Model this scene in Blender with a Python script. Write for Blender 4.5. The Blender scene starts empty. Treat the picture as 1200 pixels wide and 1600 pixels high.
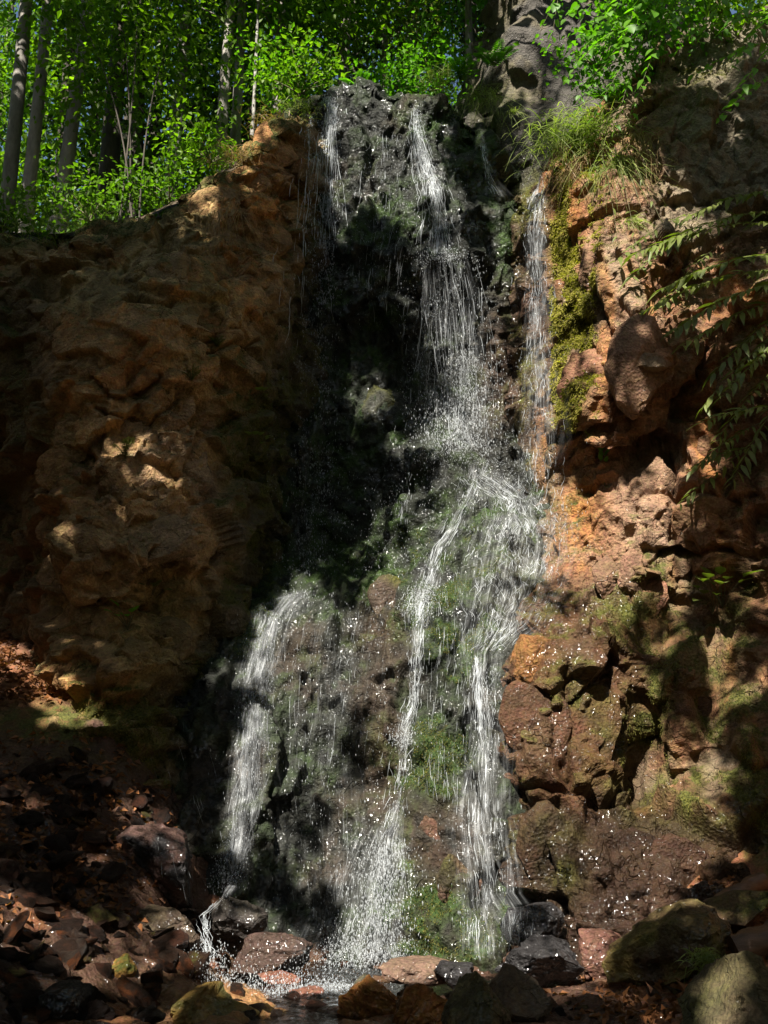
import bpy, math, random
import numpy as np
from mathutils import Vector, Matrix

# ------------------------------------------------------------------ camera, sky, sun, exposure
rng = np.random.default_rng(11)
random.seed(11)
S = bpy.context.scene
COL = S.collection
CAMZ, PITCH, TANV = 1.6, math.radians(14), math.tan(math.radians(26))
cam_d = bpy.data.cameras.new('camera')
cam = bpy.data.objects.new('camera', cam_d)
COL.objects.link(cam)
cam.location = (0, 0, CAMZ)
cam.rotation_euler = (math.pi / 2 + PITCH, 0, 0)
cam_d.sensor_fit = 'VERTICAL'
cam_d.sensor_height = 24
cam_d.lens = 12 / TANV
cam_d.clip_start = 0.05
cam_d.clip_end = 2000
S.camera = cam

SUN_AZ, SUN_EL = math.radians(20), math.radians(48)       # azimuth measured from the camera side towards the left
SD = np.array([-math.sin(SUN_AZ) * math.cos(SUN_EL), -math.cos(SUN_AZ) * math.cos(SUN_EL), math.sin(SUN_EL)])
world = bpy.data.worlds.new('World')
S.world = world
world.use_nodes = True
wn = world.node_tree
bg = wn.nodes['Background']
sky = wn.nodes.new('ShaderNodeTexSky')
sky.sky_type = 'NISHITA'
sky.sun_disc = False
sky.sun_elevation = SUN_EL
sky.sun_rotation = math.atan2(SD[0], SD[1])
wn.links.new(sky.outputs[0], bg.inputs[0])
bg.inputs[1].default_value = 0.05
sl = bpy.data.lights.new('sun', 'SUN')
sl.energy = 5.0
sl.angle = math.radians(0.5)
sl.color = (1.0, 0.94, 0.85)
sun = bpy.data.objects.new('sun', sl)
COL.objects.link(sun)
sun.rotation_euler = Vector(-SD).to_track_quat('-Z', 'Y').to_euler()
S.view_settings.view_transform = 'Standard'
S.view_settings.look = 'None'
S.view_settings.exposure = 1.55
S.view_settings.gamma = 1
S.view_settings.use_curve_mapping = False
S.cycles.max_bounces = 5
S.cycles.diffuse_bounces = 2
S.cycles.glossy_bounces = 2
S.cycles.transmission_bounces = 4
S.cycles.transparent_max_bounces = 10
S.cycles.caustics_reflective = False
S.cycles.caustics_refractive = False
S.cycles.sample_clamp_indirect = 4.0

# ------------------------------------------------------------------ projection helpers
CP, SP = math.cos(PITCH), math.sin(PITCH)

def at(px, py, Y):
    """point at world depth Y seen at photo pixel (px, py)"""
    sx = (np.asarray(px, float) - 600) / 800 * TANV
    sy = (800 - np.asarray(py, float)) / 800 * TANV
    k = Y / (CP - SP * sy)
    return np.stack([sx * k, Y + 0 * k, CAMZ + (SP + CP * sy) * k], -1)

def proj(P):
    P = np.asarray(P, float)
    d = P[..., 1] * CP + (P[..., 2] - CAMZ) * SP
    u = -P[..., 1] * SP + (P[..., 2] - CAMZ) * CP
    d = np.where(d > 0.01, d, 0.01)
    return 600 + P[..., 0] / d / TANV * 800, 800 - u / d / TANV * 800

# ------------------------------------------------------------------ noise
def _h(ix, iy, iz, s):
    n = (ix * 374761393 + iy * 668265263 + iz * 2147483647 + s * 1274126177) & 0xffffffff
    n = ((n ^ (n >> 13)) * 1274126177) & 0xffffffff
    n = ((n ^ (n >> 15)) * 2246822519) & 0xffffffff
    return ((n ^ (n >> 16)) & 0xffffff) / float(0xffffff)

def vnoise(P, f, s=0):
    Q = P * f + 137.3
    I = np.floor(Q).astype(np.int64)
    F = Q - I
    F = F * F * F * (F * (F * 6 - 15) + 10)
    out = 0
    for a in (0, 1):
        wx = F[:, 0] if a else 1 - F[:, 0]
        for b in (0, 1):
            wy = F[:, 1] if b else 1 - F[:, 1]
            for c in (0, 1):
                wz = F[:, 2] if c else 1 - F[:, 2]
                out = out + wx * wy * wz * _h(I[:, 0] + a, I[:, 1] + b, I[:, 2] + c, s)
    return out * 2 - 1

def fbm(P, f, o=4, s=0, g=0.5):
    r, a = 0, 1.0
    for i in range(o):
        r = r + a * vnoise(P, f * 2.03 ** i, s + i * 7)
        a *= g
    return r

def blocky(P, f, s=0, tilt=0.9, step=0.5):
    """fractured facets: every cell is a tilted plane; returns (offset, crack distance)"""
    Q = P * f + 53.7
    B = np.floor(Q - 0.5).astype(np.int64)
    d1 = np.full(len(P), 9.0); d2 = np.full(len(P), 9.0)
    v1 = np.zeros(len(P))
    for a in (0, 1):
        for b in (0, 1):
            for c in (0, 1):
                ix, iy, iz = B[:, 0] + a, B[:, 1] + b, B[:, 2] + c
                rx = Q[:, 0] - ix - 0.5 - 0.8 * (_h(ix, iy, iz, s) - .5)
                ry = Q[:, 1] - iy - 0.5 - 0.8 * (_h(ix, iy, iz, s + 1) - .5)
                rz = Q[:, 2] - iz - 0.5 - 0.8 * (_h(ix, iy, iz, s + 2) - .5)
                d = rx * rx + ry * ry + rz * rz
                v = step * (_h(ix, iy, iz, s + 3) - .5) * 2 + tilt * 2 * ((_h(ix, iy, iz, s + 4) - .5) * rx + (_h(ix, iy, iz, s + 6) - .5) * rz)
                near = d < d1
                d2 = np.where(near, d1, np.minimum(d2, d))
                v1 = np.where(near, v, v1)
                d1 = np.where(near, d, d1)
    return v1, np.sqrt(d2) - np.sqrt(d1)

def sstep(a, b, x):
    t = np.clip((x - a) / (b - a), 0, 1)
    return t * t * (3 - 2 * t)

class RBF:
    def __init__(s, XY, V, lam=0.02):
        s.X = np.asarray(XY, float); n = len(V)
        A = np.zeros((n + 3, n + 3))
        A[:n, :n] = s.k(s.X[:, None] - s.X[None]) + lam * np.eye(n)
        A[:n, n] = 1; A[:n, n + 1:] = s.X; A[n, :n] = 1; A[n + 1:, :n] = s.X.T
        s.w = np.linalg.solve(A, np.concatenate([V, [0, 0, 0]]))
    def k(s, D):
        r2 = (D ** 2).sum(-1)
        return 0.5 * r2 * np.log(r2 + 1e-9)
    def __call__(s, P):
        P = np.asarray(P, float)
        out = s.w[-3] + P @ s.w[-2:]
        for i, c in enumerate(s.X):
            out = out + s.w[i] * s.k(P - c)
        return out

def poly_sd(P, poly):
    """signed distance to a closed polygon, positive inside"""
    poly = np.asarray(poly, float)
    d = np.full(len(P), 1e9); ins = np.zeros(len(P), bool)
    for i in range(len(poly)):
        a, b = poly[i], poly[(i + 1) % len(poly)]
        e = b - a; w = P - a
        t = np.clip((w @ e) / (e @ e + 1e-12), 0, 1)
        d = np.minimum(d, ((w - t[:, None] * e) ** 2).sum(1))
        c = (a[1] > P[:, 1]) != (b[1] > P[:, 1])
        xi = (b[0] - a[0]) * (P[:, 1] - a[1]) / (b[1] - a[1] + 1e-12) + a[0]
        ins ^= c & (P[:, 0] < xi)
    return np.sqrt(d) * np.where(ins, 1, -1)

# ------------------------------------------------------------------ mesh / object helpers
def mesh_np(name, V, F, smooth=True, attrs=None):
    """V (n,3), F (m,k) all faces with k corners"""
    V = np.asarray(V, np.float32); F = np.asarray(F, np.int32)
    me = bpy.data.meshes.new(name)
    m, k = F.shape
    me.vertices.add(len(V)); me.vertices.foreach_set('co', V.ravel())
    me.loops.add(m * k); me.loops.foreach_set('vertex_index', F.ravel())
    me.polygons.add(m)
    me.polygons.foreach_set('loop_start', np.arange(m, dtype=np.int32) * k)
    me.polygons.foreach_set('loop_total', np.full(m, k, np.int32))
    me.polygons.foreach_set('use_smooth', np.full(m, smooth, bool))
    me.update(calc_edges=True)
    for n, a in (attrs or {}).items():
        a = np.asarray(a, np.float32)
        if a.ndim == 2:
            at_ = me.attributes.new(n, 'FLOAT_COLOR', 'POINT')
            at_.data.foreach_set('color', np.concatenate([a, np.ones((len(a), 1), np.float32)], 1).ravel())
        else:
            at_ = me.attributes.new(n, 'FLOAT', 'POINT')
            at_.data.foreach_set('value', a.ravel())
    return me

def tag(o, label=None, cat=None, group=None, kind=None):
    if label: o['label'] = label
    if cat: o['category'] = cat
    if group: o['group'] = group
    if kind: o['kind'] = kind
    return o

def link(name, me, mat=None, parent=None, loc=None):
    o = bpy.data.objects.new(name, me)
    COL.objects.link(o)
    if mat is not None and me is not None and not me.materials:
        me.materials.append(mat)
    if parent is not None: o.parent = parent
    if loc is not None: o.location = loc
    return o

def empty(name, loc, label, cat, group=None):
    o = bpy.data.objects.new(name, None)
    COL.objects.link(o)
    o.location = loc
    o.empty_display_size = 0.1
    return tag(o, label, cat, group)

class Geo:
    """collects triangles / quads (as tris) for one mesh"""
    def __init__(s): s.V = []; s.F = []; s.n = 0
    def add(s, V, F):
        V = np.asarray(V, float).reshape(-1, 3); F = np.asarray(F, int).reshape(-1, 3)
        s.V.append(V); s.F.append(F + s.n); s.n += len(V)
    def mesh(s, name, origin=None, smooth=True, attrs=None):
        V = np.concatenate(s.V)
        if origin is not None: V = V - np.asarray(origin)
        return mesh_np(name, V, np.concatenate(s.F), smooth, attrs)
    def tube(s, pts, rad, n=6):
        pts = np.asarray(pts, float); rad = np.broadcast_to(np.asarray(rad, float), len(pts))
        t = np.gradient(pts, axis=0); t /= np.linalg.norm(t, axis=1)[:, None] + 1e-9
        ref = np.array([0.31, 0.9, 0.3]) if abs(t[0, 1]) < .8 else np.array([1., 0, 0.2])
        u = np.cross(t, ref); u /= np.linalg.norm(u, axis=1)[:, None] + 1e-9
        v = np.cross(t, u)
        a = np.arange(n) * 2 * math.pi / n
        V = (pts[:, None] + rad[:, None, None] * (np.cos(a)[None, :, None] * u[:, None] + np.sin(a)[None, :, None] * v[:, None])).reshape(-1, 3)
        m = len(pts)
        i, j = np.meshgrid(np.arange(m - 1), np.arange(n), indexing='ij')
        p = (i * n + j).ravel(); q = (i * n + (j + 1) % n).ravel()
        F = np.concatenate([np.stack([p, q, q + n], 1), np.stack([p, q + n, p + n], 1)])
        s.add(V, F)

def norm(v):
    v = np.asarray(v, float)
    return v / (np.linalg.norm(v, axis=-1, keepdims=True) + 1e-9)

def leaves_geo(C, D, N, L, W, fold=0.25, droop=0.15):
    """folded kite leaves: C base, D direction, N up normal, L length, W half width"""
    D = norm(D); side = norm(np.cross(D, N)); N = np.cross(side, D)
    L = np.asarray(L)[:, None] * np.ones((len(C), 1)); W = np.asarray(W)[:, None] * np.ones((len(C), 1))
    mid = C + D * L * 0.5
    tip = C + D * L - N * L * droop
    a = C + D * L * 0.4 + side * W + N * W * fold
    b = C + D * L * 0.4 - side * W + N * W * fold
    V = np.stack([C, a, tip, b], 1).reshape(-1, 3)
    i = np.arange(len(C)) * 4
    F = np.concatenate([np.stack([i, i + 1, i + 2], 1), np.stack([i, i + 2, i + 3], 1)])
    return V, F

# ------------------------------------------------------------------ materials
def new_mat(name):
    m = bpy.data.materials.new(name); m.use_nodes = True
    return m, m.node_tree.nodes, m.node_tree.links, m.node_tree.nodes['Principled BSDF']

def N_(nodes, t, **kw):
    n = nodes.new(t)
    for k, v in kw.items():
        if k.startswith('i_'):
            key = k[2:]
            n.inputs[int(key) if key.isdigit() else key.replace('_', ' ')].default_value = v
        else: setattr(n, k, v)
    return n

def rock_material(name, varied=False, mcol=((0.022, 0.03, 0.006), (0.13, 0.125, 0.026))):
    m, n, l, b = new_mat(name)
    tc = N_(n, 'ShaderNodeTexCoord'); geo = N_(n, 'ShaderNodeNewGeometry')
    col = N_(n, 'ShaderNodeAttribute', attribute_name='Col')
    wet = N_(n, 'ShaderNodeAttribute', attribute_name='wet')
    moss = N_(n, 'ShaderNodeAttribute', attribute_name='moss')
    pos = tc.outputs['Object']
    n1 = N_(n, 'ShaderNodeTexNoise', i_Scale=9.0, i_Detail=8.0, i_Roughness=0.68)
    n2 = N_(n, 'ShaderNodeTexNoise', i_Scale=55.0, i_Detail=5.0, i_Roughness=0.7)
    n3 = N_(n, 'ShaderNodeTexNoise', i_Scale=30.0, i_Detail=3.0)
    vo = N_(n, 'ShaderNodeTexVoronoi', i_Scale=38.0)
    for t in (n1, n2, n3, vo): l.new(pos, t.inputs['Vector'])
    r1 = N_(n, 'ShaderNodeMapRange', i_1=0.3, i_2=0.72, i_3=0.5, i_4=1.5); l.new(n1.outputs[0], r1.inputs[0])
    r2 = N_(n, 'ShaderNodeMapRange', i_1=0.25, i_2=0.75, i_3=0.6, i_4=1.4); l.new(n2.outputs[0], r2.inputs[0])
    mu = N_(n, 'ShaderNodeMath', operation='MULTIPLY'); l.new(r1.outputs[0], mu.inputs[0]); l.new(r2.outputs[0], mu.inputs[1])
    hs = N_(n, 'ShaderNodeHueSaturation')
    l.new(col.outputs['Color'], hs.inputs['Color']); l.new(mu.outputs[0], hs.inputs['Value'])
    hm = N_(n, 'ShaderNodeMapRange', i_1=0.3, i_2=0.7, i_3=0.485, i_4=0.515); l.new(n3.outputs[0], hm.inputs[0]); l.new(hm.outputs[0], hs.inputs['Hue'])
    base = hs.outputs[0]
    if varied:
        oi = N_(n, 'ShaderNodeObjectInfo')
        rp = N_(n, 'ShaderNodeValToRGB')
        rp.color_ramp.elements[0].color = (0.5, 0.45, 0.42, 1); rp.color_ramp.elements[1].color = (1.5, 1.15, 0.9, 1)
        l.new(oi.outputs['Random'], rp.inputs[0])
        mx0 = N_(n, 'ShaderNodeMixRGB', blend_type='MULTIPLY', i_Fac=1.0); l.new(base, mx0.inputs[1]); l.new(rp.outputs[0], mx0.inputs[2]); base = mx0.outputs[0]
    # moss
    mr = N_(n, 'ShaderNodeMapRange', i_1=0.42, i_2=0.62, i_3=-0.35, i_4=0.35); l.new(n1.outputs[0], mr.inputs[0])
    ma = N_(n, 'ShaderNodeMath', operation='ADD', use_clamp=True); l.new(moss.outputs['Fac'], ma.inputs[0])
    mm = N_(n, 'ShaderNodeMath', operation='MULTIPLY'); l.new(mr.outputs[0], mm.inputs[0]); l.new(moss.outputs['Fac'], mm.inputs[1])
    mm2 = N_(n, 'ShaderNodeMath', operation='MULTIPLY', i_1=1.6); l.new(mm.outputs[0], mm2.inputs[0]); l.new(mm2.outputs[0], ma.inputs[1])
    mc = N_(n, 'ShaderNodeValToRGB')
    mc.color_ramp.elements[0].color = (*mcol[0], 1); mc.color_ramp.elements[1].color = (*mcol[1], 1)
    mc.color_ramp.elements[0].position = 0.3; mc.color_ramp.elements[1].position = 0.7
    l.new(n2.outputs[0], mc.inputs[0])
    mx = N_(n, 'ShaderNodeMixRGB'); l.new(ma.outputs[0], mx.inputs[0]); l.new(base, mx.inputs[1]); l.new(mc.outputs[0], mx.inputs[2])
    l.new(mx.outputs[0], b.inputs['Base Color'])
    # roughness: wet gloss broken up, moss matt
    wr = N_(n, 'ShaderNodeMapRange', i_1=0.35, i_2=0.6, i_3=0.55, i_4=1.0); l.new(n3.outputs[0], wr.inputs[0])
    wm = N_(n, 'ShaderNodeMath', operation='MULTIPLY'); l.new(wet.outputs['Fac'], wm.inputs[0]); l.new(wr.outputs[0], wm.inputs[1])
    inv = N_(n, 'ShaderNodeMath', operation='MULTIPLY_ADD', i_1=-0.55, i_2=1.0); l.new(ma.outputs[0], inv.inputs[0])
    wm2 = N_(n, 'ShaderNodeMath', operation='MULTIPLY'); l.new(wm.outputs[0], wm2.inputs[0]); l.new(inv.outputs[0], wm2.inputs[1])
    rr = N_(n, 'ShaderNodeMapRange', i_1=0.0, i_2=1.0, i_3=0.9, i_4=0.3); l.new(wm2.outputs[0], rr.inputs[0])
    l.new(rr.outputs[0], b.inputs['Roughness'])
    # bump
    n1s = N_(n, 'ShaderNodeMath', operation='MULTIPLY', i_1=0.45); l.new(n1.outputs[0], n1s.inputs[0])
    h1 = N_(n, 'ShaderNodeMath', operation='MULTIPLY_ADD', i_1=0.45); l.new(n2.outputs[0], h1.inputs[0]); l.new(n1s.outputs[0], h1.inputs[2])
    h2 = N_(n, 'ShaderNodeMath', operation='MULTIPLY_ADD', i_1=0.35); l.new(vo.outputs[0], h2.inputs[0]); l.new(h1.outputs[0], h2.inputs[2])
    dn = N_(n, 'ShaderNodeTexNoise', i_Scale=4.0, i_Detail=3.0); l.new(pos, dn.inputs['Vector'])
    dm = N_(n, 'ShaderNodeMixRGB', blend_type='ADD', i_Fac=0.22); l.new(pos, dm.inputs[1]); l.new(dn.outputs['Color'], dm.inputs[2])
    for sc, amp in ((5.0, 0.55),):
        mp_ = N_(n, 'ShaderNodeMapping'); mp_.inputs['Scale'].default_value = (1.0, 1.0, 1.5); mp_.inputs['Rotation'].default_value = (0, 0.45, 0)
        l.new(dm.outputs[0], mp_.inputs[0])
        ve = N_(n, 'ShaderNodeTexVoronoi', feature='DISTANCE_TO_EDGE', i_Scale=sc); l.new(mp_.outputs[0], ve.inputs['Vector'])
        er = N_(n, 'ShaderNodeMapRange', i_1=0.0, i_2=0.035, i_3=-amp, i_4=0.0); l.new(ve.outputs[0], er.inputs[0])
        gate = N_(n, 'ShaderNodeMapRange', i_1=0.48, i_2=0.62, i_3=0.0, i_4=1.0); l.new(dn.outputs[0], gate.inputs[0])
        ge = N_(n, 'ShaderNodeMath', operation='MULTIPLY'); l.new(er.outputs[0], ge.inputs[0]); l.new(gate.outputs[0], ge.inputs[1])
        hh_ = N_(n, 'ShaderNodeMath', operation='ADD'); l.new(h2.outputs[0], hh_.inputs[0]); l.new(ge.outputs[0], hh_.inputs[1]); h2 = hh_
    bp = N_(n, 'ShaderNodeBump', i_Strength=1.0, i_Distance=0.035); l.new(h2.outputs[0], bp.inputs['Height'])
    l.new(bp.outputs[0], b.inputs['Normal'])
    sp_ = N_(n, 'ShaderNodeMapRange', i_1=0.0, i_2=1.0, i_3=0.3, i_4=0.12); l.new(wet.outputs['Fac'], sp_.inputs[0]); l.new(sp_.outputs[0], b.inputs['Specular IOR Level'])
    # thin film of water: its own fine ripples throw glints
    n4 = N_(n, 'ShaderNodeTexNoise', i_Scale=19.0, i_Detail=1.2, i_Roughness=0.5); l.new(pos, n4.inputs['Vector'])
    bc = N_(n, 'ShaderNodeBump', i_Strength=1.0, i_Distance=0.075); l.new(n4.outputs[0], bc.inputs['Height'])
    l.new(bc.outputs[0], b.inputs['Coat Normal'])
    n5 = N_(n, 'ShaderNodeTexNoise', i_Scale=3.2, i_Detail=3.0); l.new(pos, n5.inputs['Vector'])
    cm = N_(n, 'ShaderNodeMapRange', i_1=0.47, i_2=0.62, i_3=0.03, i_4=1.0); l.new(n5.outputs[0], cm.inputs[0])
    cw = N_(n, 'ShaderNodeMath', operation='MULTIPLY'); l.new(wm2.outputs[0], cw.inputs[0]); l.new(cm.outputs[0], cw.inputs[1])
    l.new(cw.outputs[0], b.inputs['Coat Weight'])
    b.inputs['Coat Roughness'].default_value = 0.13
    b.inputs['Coat IOR'].default_value = 1.55
    return m

def leaf_material(name, c1, c2, trans=0.45, scale=2.0, rough=0.45):
    m, n, l, b = new_mat(name)
    geo = N_(n, 'ShaderNodeNewGeometry'); tc = N_(n, 'ShaderNodeTexCoord')
    ns = N_(n, 'ShaderNodeTexNoise', i_Scale=scale, i_Detail=3.0); l.new(geo.outputs['Position'], ns.inputs['Vector'])
    ad = N_(n, 'ShaderNodeMath', operation='MULTIPLY_ADD', i_1=0.55, i_2=-0.12)
    l.new(geo.outputs['Random Per Island'], ad.inputs[0])
    ad2 = N_(n, 'ShaderNodeMath', operation='ADD', use_clamp=True); l.new(ad.outputs[0], ad2.inputs[0])
    mp = N_(n, 'ShaderNodeMapRange', i_1=0.3, i_2=0.7, i_3=0.0, i_4=0.6); l.new(ns.outputs[0], mp.inputs[0]); l.new(mp.outputs[0], ad2.inputs[1])
    mx = N_(n, 'ShaderNodeMixRGB'); mx.inputs[1].default_value = (*c1, 1); mx.inputs[2].default_value = (*c2, 1)
    l.new(ad2.outputs[0], mx.inputs[0])
    l.new(mx.outputs[0], b.inputs['Base Color'])
    b.inputs['Roughness'].default_value = rough
    b.inputs['Specular IOR Level'].default_value = 0.25
    tr = N_(n, 'ShaderNodeBsdfTranslucent')
    br = N_(n, 'ShaderNodeMixRGB', blend_type='MULTIPLY', i_Fac=1.0); br.inputs[2].default_value = (1.5, 1.9, 0.4, 1)
    l.new(mx.outputs[0], br.inputs[1]); l.new(br.outputs[0], tr.inputs[0])
    ms = N_(n, 'ShaderNodeMixShader', i_Fac=trans)
    l.new(b.outputs[0], ms.inputs[1]); l.new(tr.outputs[0], ms.inputs[2])
    l.new(ms.outputs[0], n['Material Output'].inputs['Surface'])
    return m

def plain_material(name, c1, c2, scale=8, rough=0.85, bump=0.02, stretch=(1, 1, 1)):
    m, n, l, b = new_mat(name)
    tc = N_(n, 'ShaderNodeTexCoord'); mp = N_(n, 'ShaderNodeMapping'); mp.inputs['Scale'].default_value = stretch
    l.new(tc.outputs['Object'], mp.inputs[0])
    ns = N_(n, 'ShaderNodeTexNoise', i_Scale=scale, i_Detail=8.0, i_Roughness=0.7); l.new(mp.outputs[0], ns.inputs['Vector'])
    rp = N_(n, 'ShaderNodeValToRGB'); rp.color_ramp.elements[0].position = .35; rp.color_ramp.elements[1].position = .65
    rp.color_ramp.elements[0].color = (*c1, 1); rp.color_ramp.elements[1].color = (*c2, 1)
    l.new(ns.outputs[0], rp.inputs[0]); l.new(rp.outputs[0], b.inputs['Base Color'])
    b.inputs['Roughness'].default_value = rough
    bp = N_(n, 'ShaderNodeBump', i_Strength=1.0, i_Distance=bump); l.new(ns.outputs[0], bp.inputs['Height']); l.new(bp.outputs[0], b.inputs['Normal'])
    return m

def water_material(name, alpha, color=(0.82, 0.86, 0.88)):
    m, n, l, b = new_mat(name)
    b.inputs['Base Color'].default_value = (*color, 1)
    b.inputs['Roughness'].default_value = 0.12
    b.inputs['IOR'].default_value = 1.33
    tr = N_(n, 'ShaderNodeBsdfTranslucent'); tr.inputs[0].default_value = (*color, 1)
    ms = N_(n, 'ShaderNodeMixShader', i_Fac=0.4); l.new(b.outputs[0], ms.inputs[1]); l.new(tr.outputs[0], ms.inputs[2])
    tp = N_(n, 'ShaderNodeBsdfTransparent')
    m2 = N_(n, 'ShaderNodeMixShader', i_Fac=alpha); l.new(tp.outputs[0], m2.inputs[1]); l.new(ms.outputs[0], m2.inputs[2])
    l.new(m2.outputs[0], n['Material Output'].inputs['Surface'])
    return m

M = {}
M['rock'] = rock_material('weathered_rock')
M['wetrock'] = rock_material('wet_mossy_rock', False, ((0.012, 0.026, 0.007), (0.06, 0.095, 0.026)))
M['stone'] = rock_material('loose_stone', varied=True)
M['beech'] = leaf_material('beech_leaf', (0.04, 0.095, 0.008), (0.18, 0.29, 0.02), trans=0.55)
M['shade_leaf'] = leaf_material('canopy_leaf', (0.03, 0.07, 0.01), (0.07, 0.13, 0.02), trans=0.25)
M['far_leaf'] = leaf_material('far_leaf', (0.03, 0.075, 0.008), (0.13, 0.23, 0.018), trans=0.5)
M['spruce'] = leaf_material('spruce_needle', (0.008, 0.022, 0.008), (0.025, 0.055, 0.016), trans=0.15)
M['fresh'] = leaf_material('fresh_leaf', (0.05, 0.15, 0.012), (0.13, 0.28, 0.02), trans=0.5)
M['olive'] = leaf_material('olive_leaf', (0.06, 0.085, 0.018), (0.2, 0.23, 0.065), trans=0.35, scale=6)
M['grass'] = leaf_material('grass_blade', (0.09, 0.14, 0.025), (0.3, 0.33, 0.11), trans=0.4, scale=6)
M['drygrass'] = leaf_material('dry_grass', (0.2, 0.13, 0.06), (0.34, 0.24, 0.12), trans=0.3, scale=6)
M['moss'] = leaf_material('moss_tuft', (0.05, 0.05, 0.012), (0.19, 0.17, 0.035), trans=0.3, scale=5, rough=0.8)
M['yellowmoss'] = leaf_material('yellow_moss', (0.14, 0.13, 0.02), (0.42, 0.36, 0.08), trans=0.35, scale=5, rough=0.8)
M['darkmoss'] = leaf_material('dark_moss_tuft', (0.012, 0.03, 0.005), (0.045, 0.085, 0.015), trans=0.25, scale=5, rough=0.6)
M['litter'] = leaf_material('dead_leaf', (0.09, 0.035, 0.015), (0.3, 0.13, 0.05), trans=0.15, scale=3, rough=0.5)
M['bark'] = plain_material('grey_bark', (0.13, 0.12, 0.1), (0.34, 0.31, 0.27), 6, 0.9, 0.02, (1, 1, 0.35))
M['darkbark'] = plain_material('dark_bark', (0.03, 0.024, 0.018), (0.09, 0.075, 0.055), 7, 0.9, 0.03, (1, 1, 0.3))
M['birch'] = plain_material('pale_bark', (0.05, 0.045, 0.04), (0.38, 0.36, 0.32), 9, 0.8, 0.01, (1, 1, 1.6))
M['stem'] = plain_material('green_stem', (0.05, 0.06, 0.02), (0.13, 0.1, 0.04), 12, 0.7, 0.002)
M['wood'] = plain_material('wet_wood', (0.05, 0.025, 0.012), (0.2, 0.1, 0.05), 10, 0.45, 0.02, (0.25, 1, 1))
M['soil'] = plain_material('forest_soil', (0.03, 0.02, 0.012), (0.1, 0.07, 0.04), 5, 0.95, 0.05)
def silk_material(name, dens, fu=70.0, fv=3.5):
    m, n, l, b = new_mat(name)
    su = N_(n, 'ShaderNodeAttribute', attribute_name='su'); sv = N_(n, 'ShaderNodeAttribute', attribute_name='sv'); fd = N_(n, 'ShaderNodeAttribute', attribute_name='fade')
    outs = []
    for a, c, d in ((fu, fv, 3.0), (fu * .28, fv * .9, 3.0), (fu * .6, fv * 6, 2.0)):
        mu = N_(n, 'ShaderNodeMath', operation='MULTIPLY', i_1=a); l.new(su.outputs['Fac'], mu.inputs[0])
        mv = N_(n, 'ShaderNodeMath', operation='MULTIPLY', i_1=c); l.new(sv.outputs['Fac'], mv.inputs[0])
        cx = N_(n, 'ShaderNodeCombineXYZ'); l.new(mu.outputs[0], cx.inputs[0]); l.new(mv.outputs[0], cx.inputs[1])
        t = N_(n, 'ShaderNodeTexNoise', i_Scale=1.0, i_Detail=d, i_Roughness=0.6); l.new(cx.outputs[0], t.inputs['Vector']); outs.append(t.outputs[0])
    r1 = N_(n, 'ShaderNodeMapRange', i_1=0.48, i_2=0.76, i_3=0.0, i_4=1.0); l.new(outs[0], r1.inputs[0])
    r2 = N_(n, 'ShaderNodeMapRange', i_1=0.4, i_2=0.66, i_3=0.0, i_4=1.0); l.new(outs[1], r2.inputs[0])
    r3 = N_(n, 'ShaderNodeMapRange', i_1=0.35, i_2=0.6, i_3=0.3, i_4=1.0); l.new(outs[2], r3.inputs[0])
    m1 = N_(n, 'ShaderNodeMath', operation='MULTIPLY'); l.new(r1.outputs[0], m1.inputs[0]); l.new(r2.outputs[0], m1.inputs[1])
    m1b = N_(n, 'ShaderNodeMath', operation='MULTIPLY'); l.new(m1.outputs[0], m1b.inputs[0]); l.new(r3.outputs[0], m1b.inputs[1])
    m1c = N_(n, 'ShaderNodeMath', operation='MULTIPLY_ADD', i_1=0.05); l.new(r2.outputs[0], m1c.inputs[0]); l.new(m1b.outputs[0], m1c.inputs[2])
    m2 = N_(n, 'ShaderNodeMath', operation='MULTIPLY'); l.new(m1c.outputs[0], m2.inputs[0]); l.new(fd.outputs['Fac'], m2.inputs[1])
    m3 = N_(n, 'ShaderNodeMath', operation='MULTIPLY', i_1=dens, use_clamp=True); l.new(m2.outputs[0], m3.inputs[0])
    b.inputs['Base Color'].default_value = (0.86, 0.89, 0.9, 1); b.inputs['Roughness'].default_value = 0.25; b.inputs['IOR'].default_value = 1.33
    tr = N_(n, 'ShaderNodeBsdfTranslucent'); tr.inputs[0].default_value = (0.86, 0.89, 0.9, 1)
    ms = N_(n, 'ShaderNodeMixShader', i_Fac=0.35); l.new(b.outputs[0], ms.inputs[1]); l.new(tr.outputs[0], ms.inputs[2])
    tp = N_(n, 'ShaderNodeBsdfTransparent')
    m4 = N_(n, 'ShaderNodeMixShader'); l.new(m3.outputs[0], m4.inputs[0]); l.new(tp.outputs[0], m4.inputs[1]); l.new(ms.outputs[0], m4.inputs[2])
    l.new(m4.outputs[0], n['Material Output'].inputs['Surface'])
    return m
M['silk_strong'] = silk_material('flowing_water_strong', 1.15, 75, 3.0)
M['silk'] = silk_material('flowing_water', 0.62, 85, 3.0)
M['silk_faint'] = silk_material('flowing_water_faint', 0.16, 90, 2.2)
M['water'] = water_material('white_water', 0.62)
M['veil'] = water_material('water_veil', 0.12)
M['film'] = water_material('water_film', 0.42)

# ------------------------------------------------------------------ cliffs
def blob(px, py, cx, cy, rx, ry):
    return np.exp(-(((px - cx) / rx) ** 2 + ((py - cy) / ry) ** 2))

def lerp(a, b, t):
    return a + (np.asarray(b) - a) * t[:, None]

SURF = {}

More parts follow.
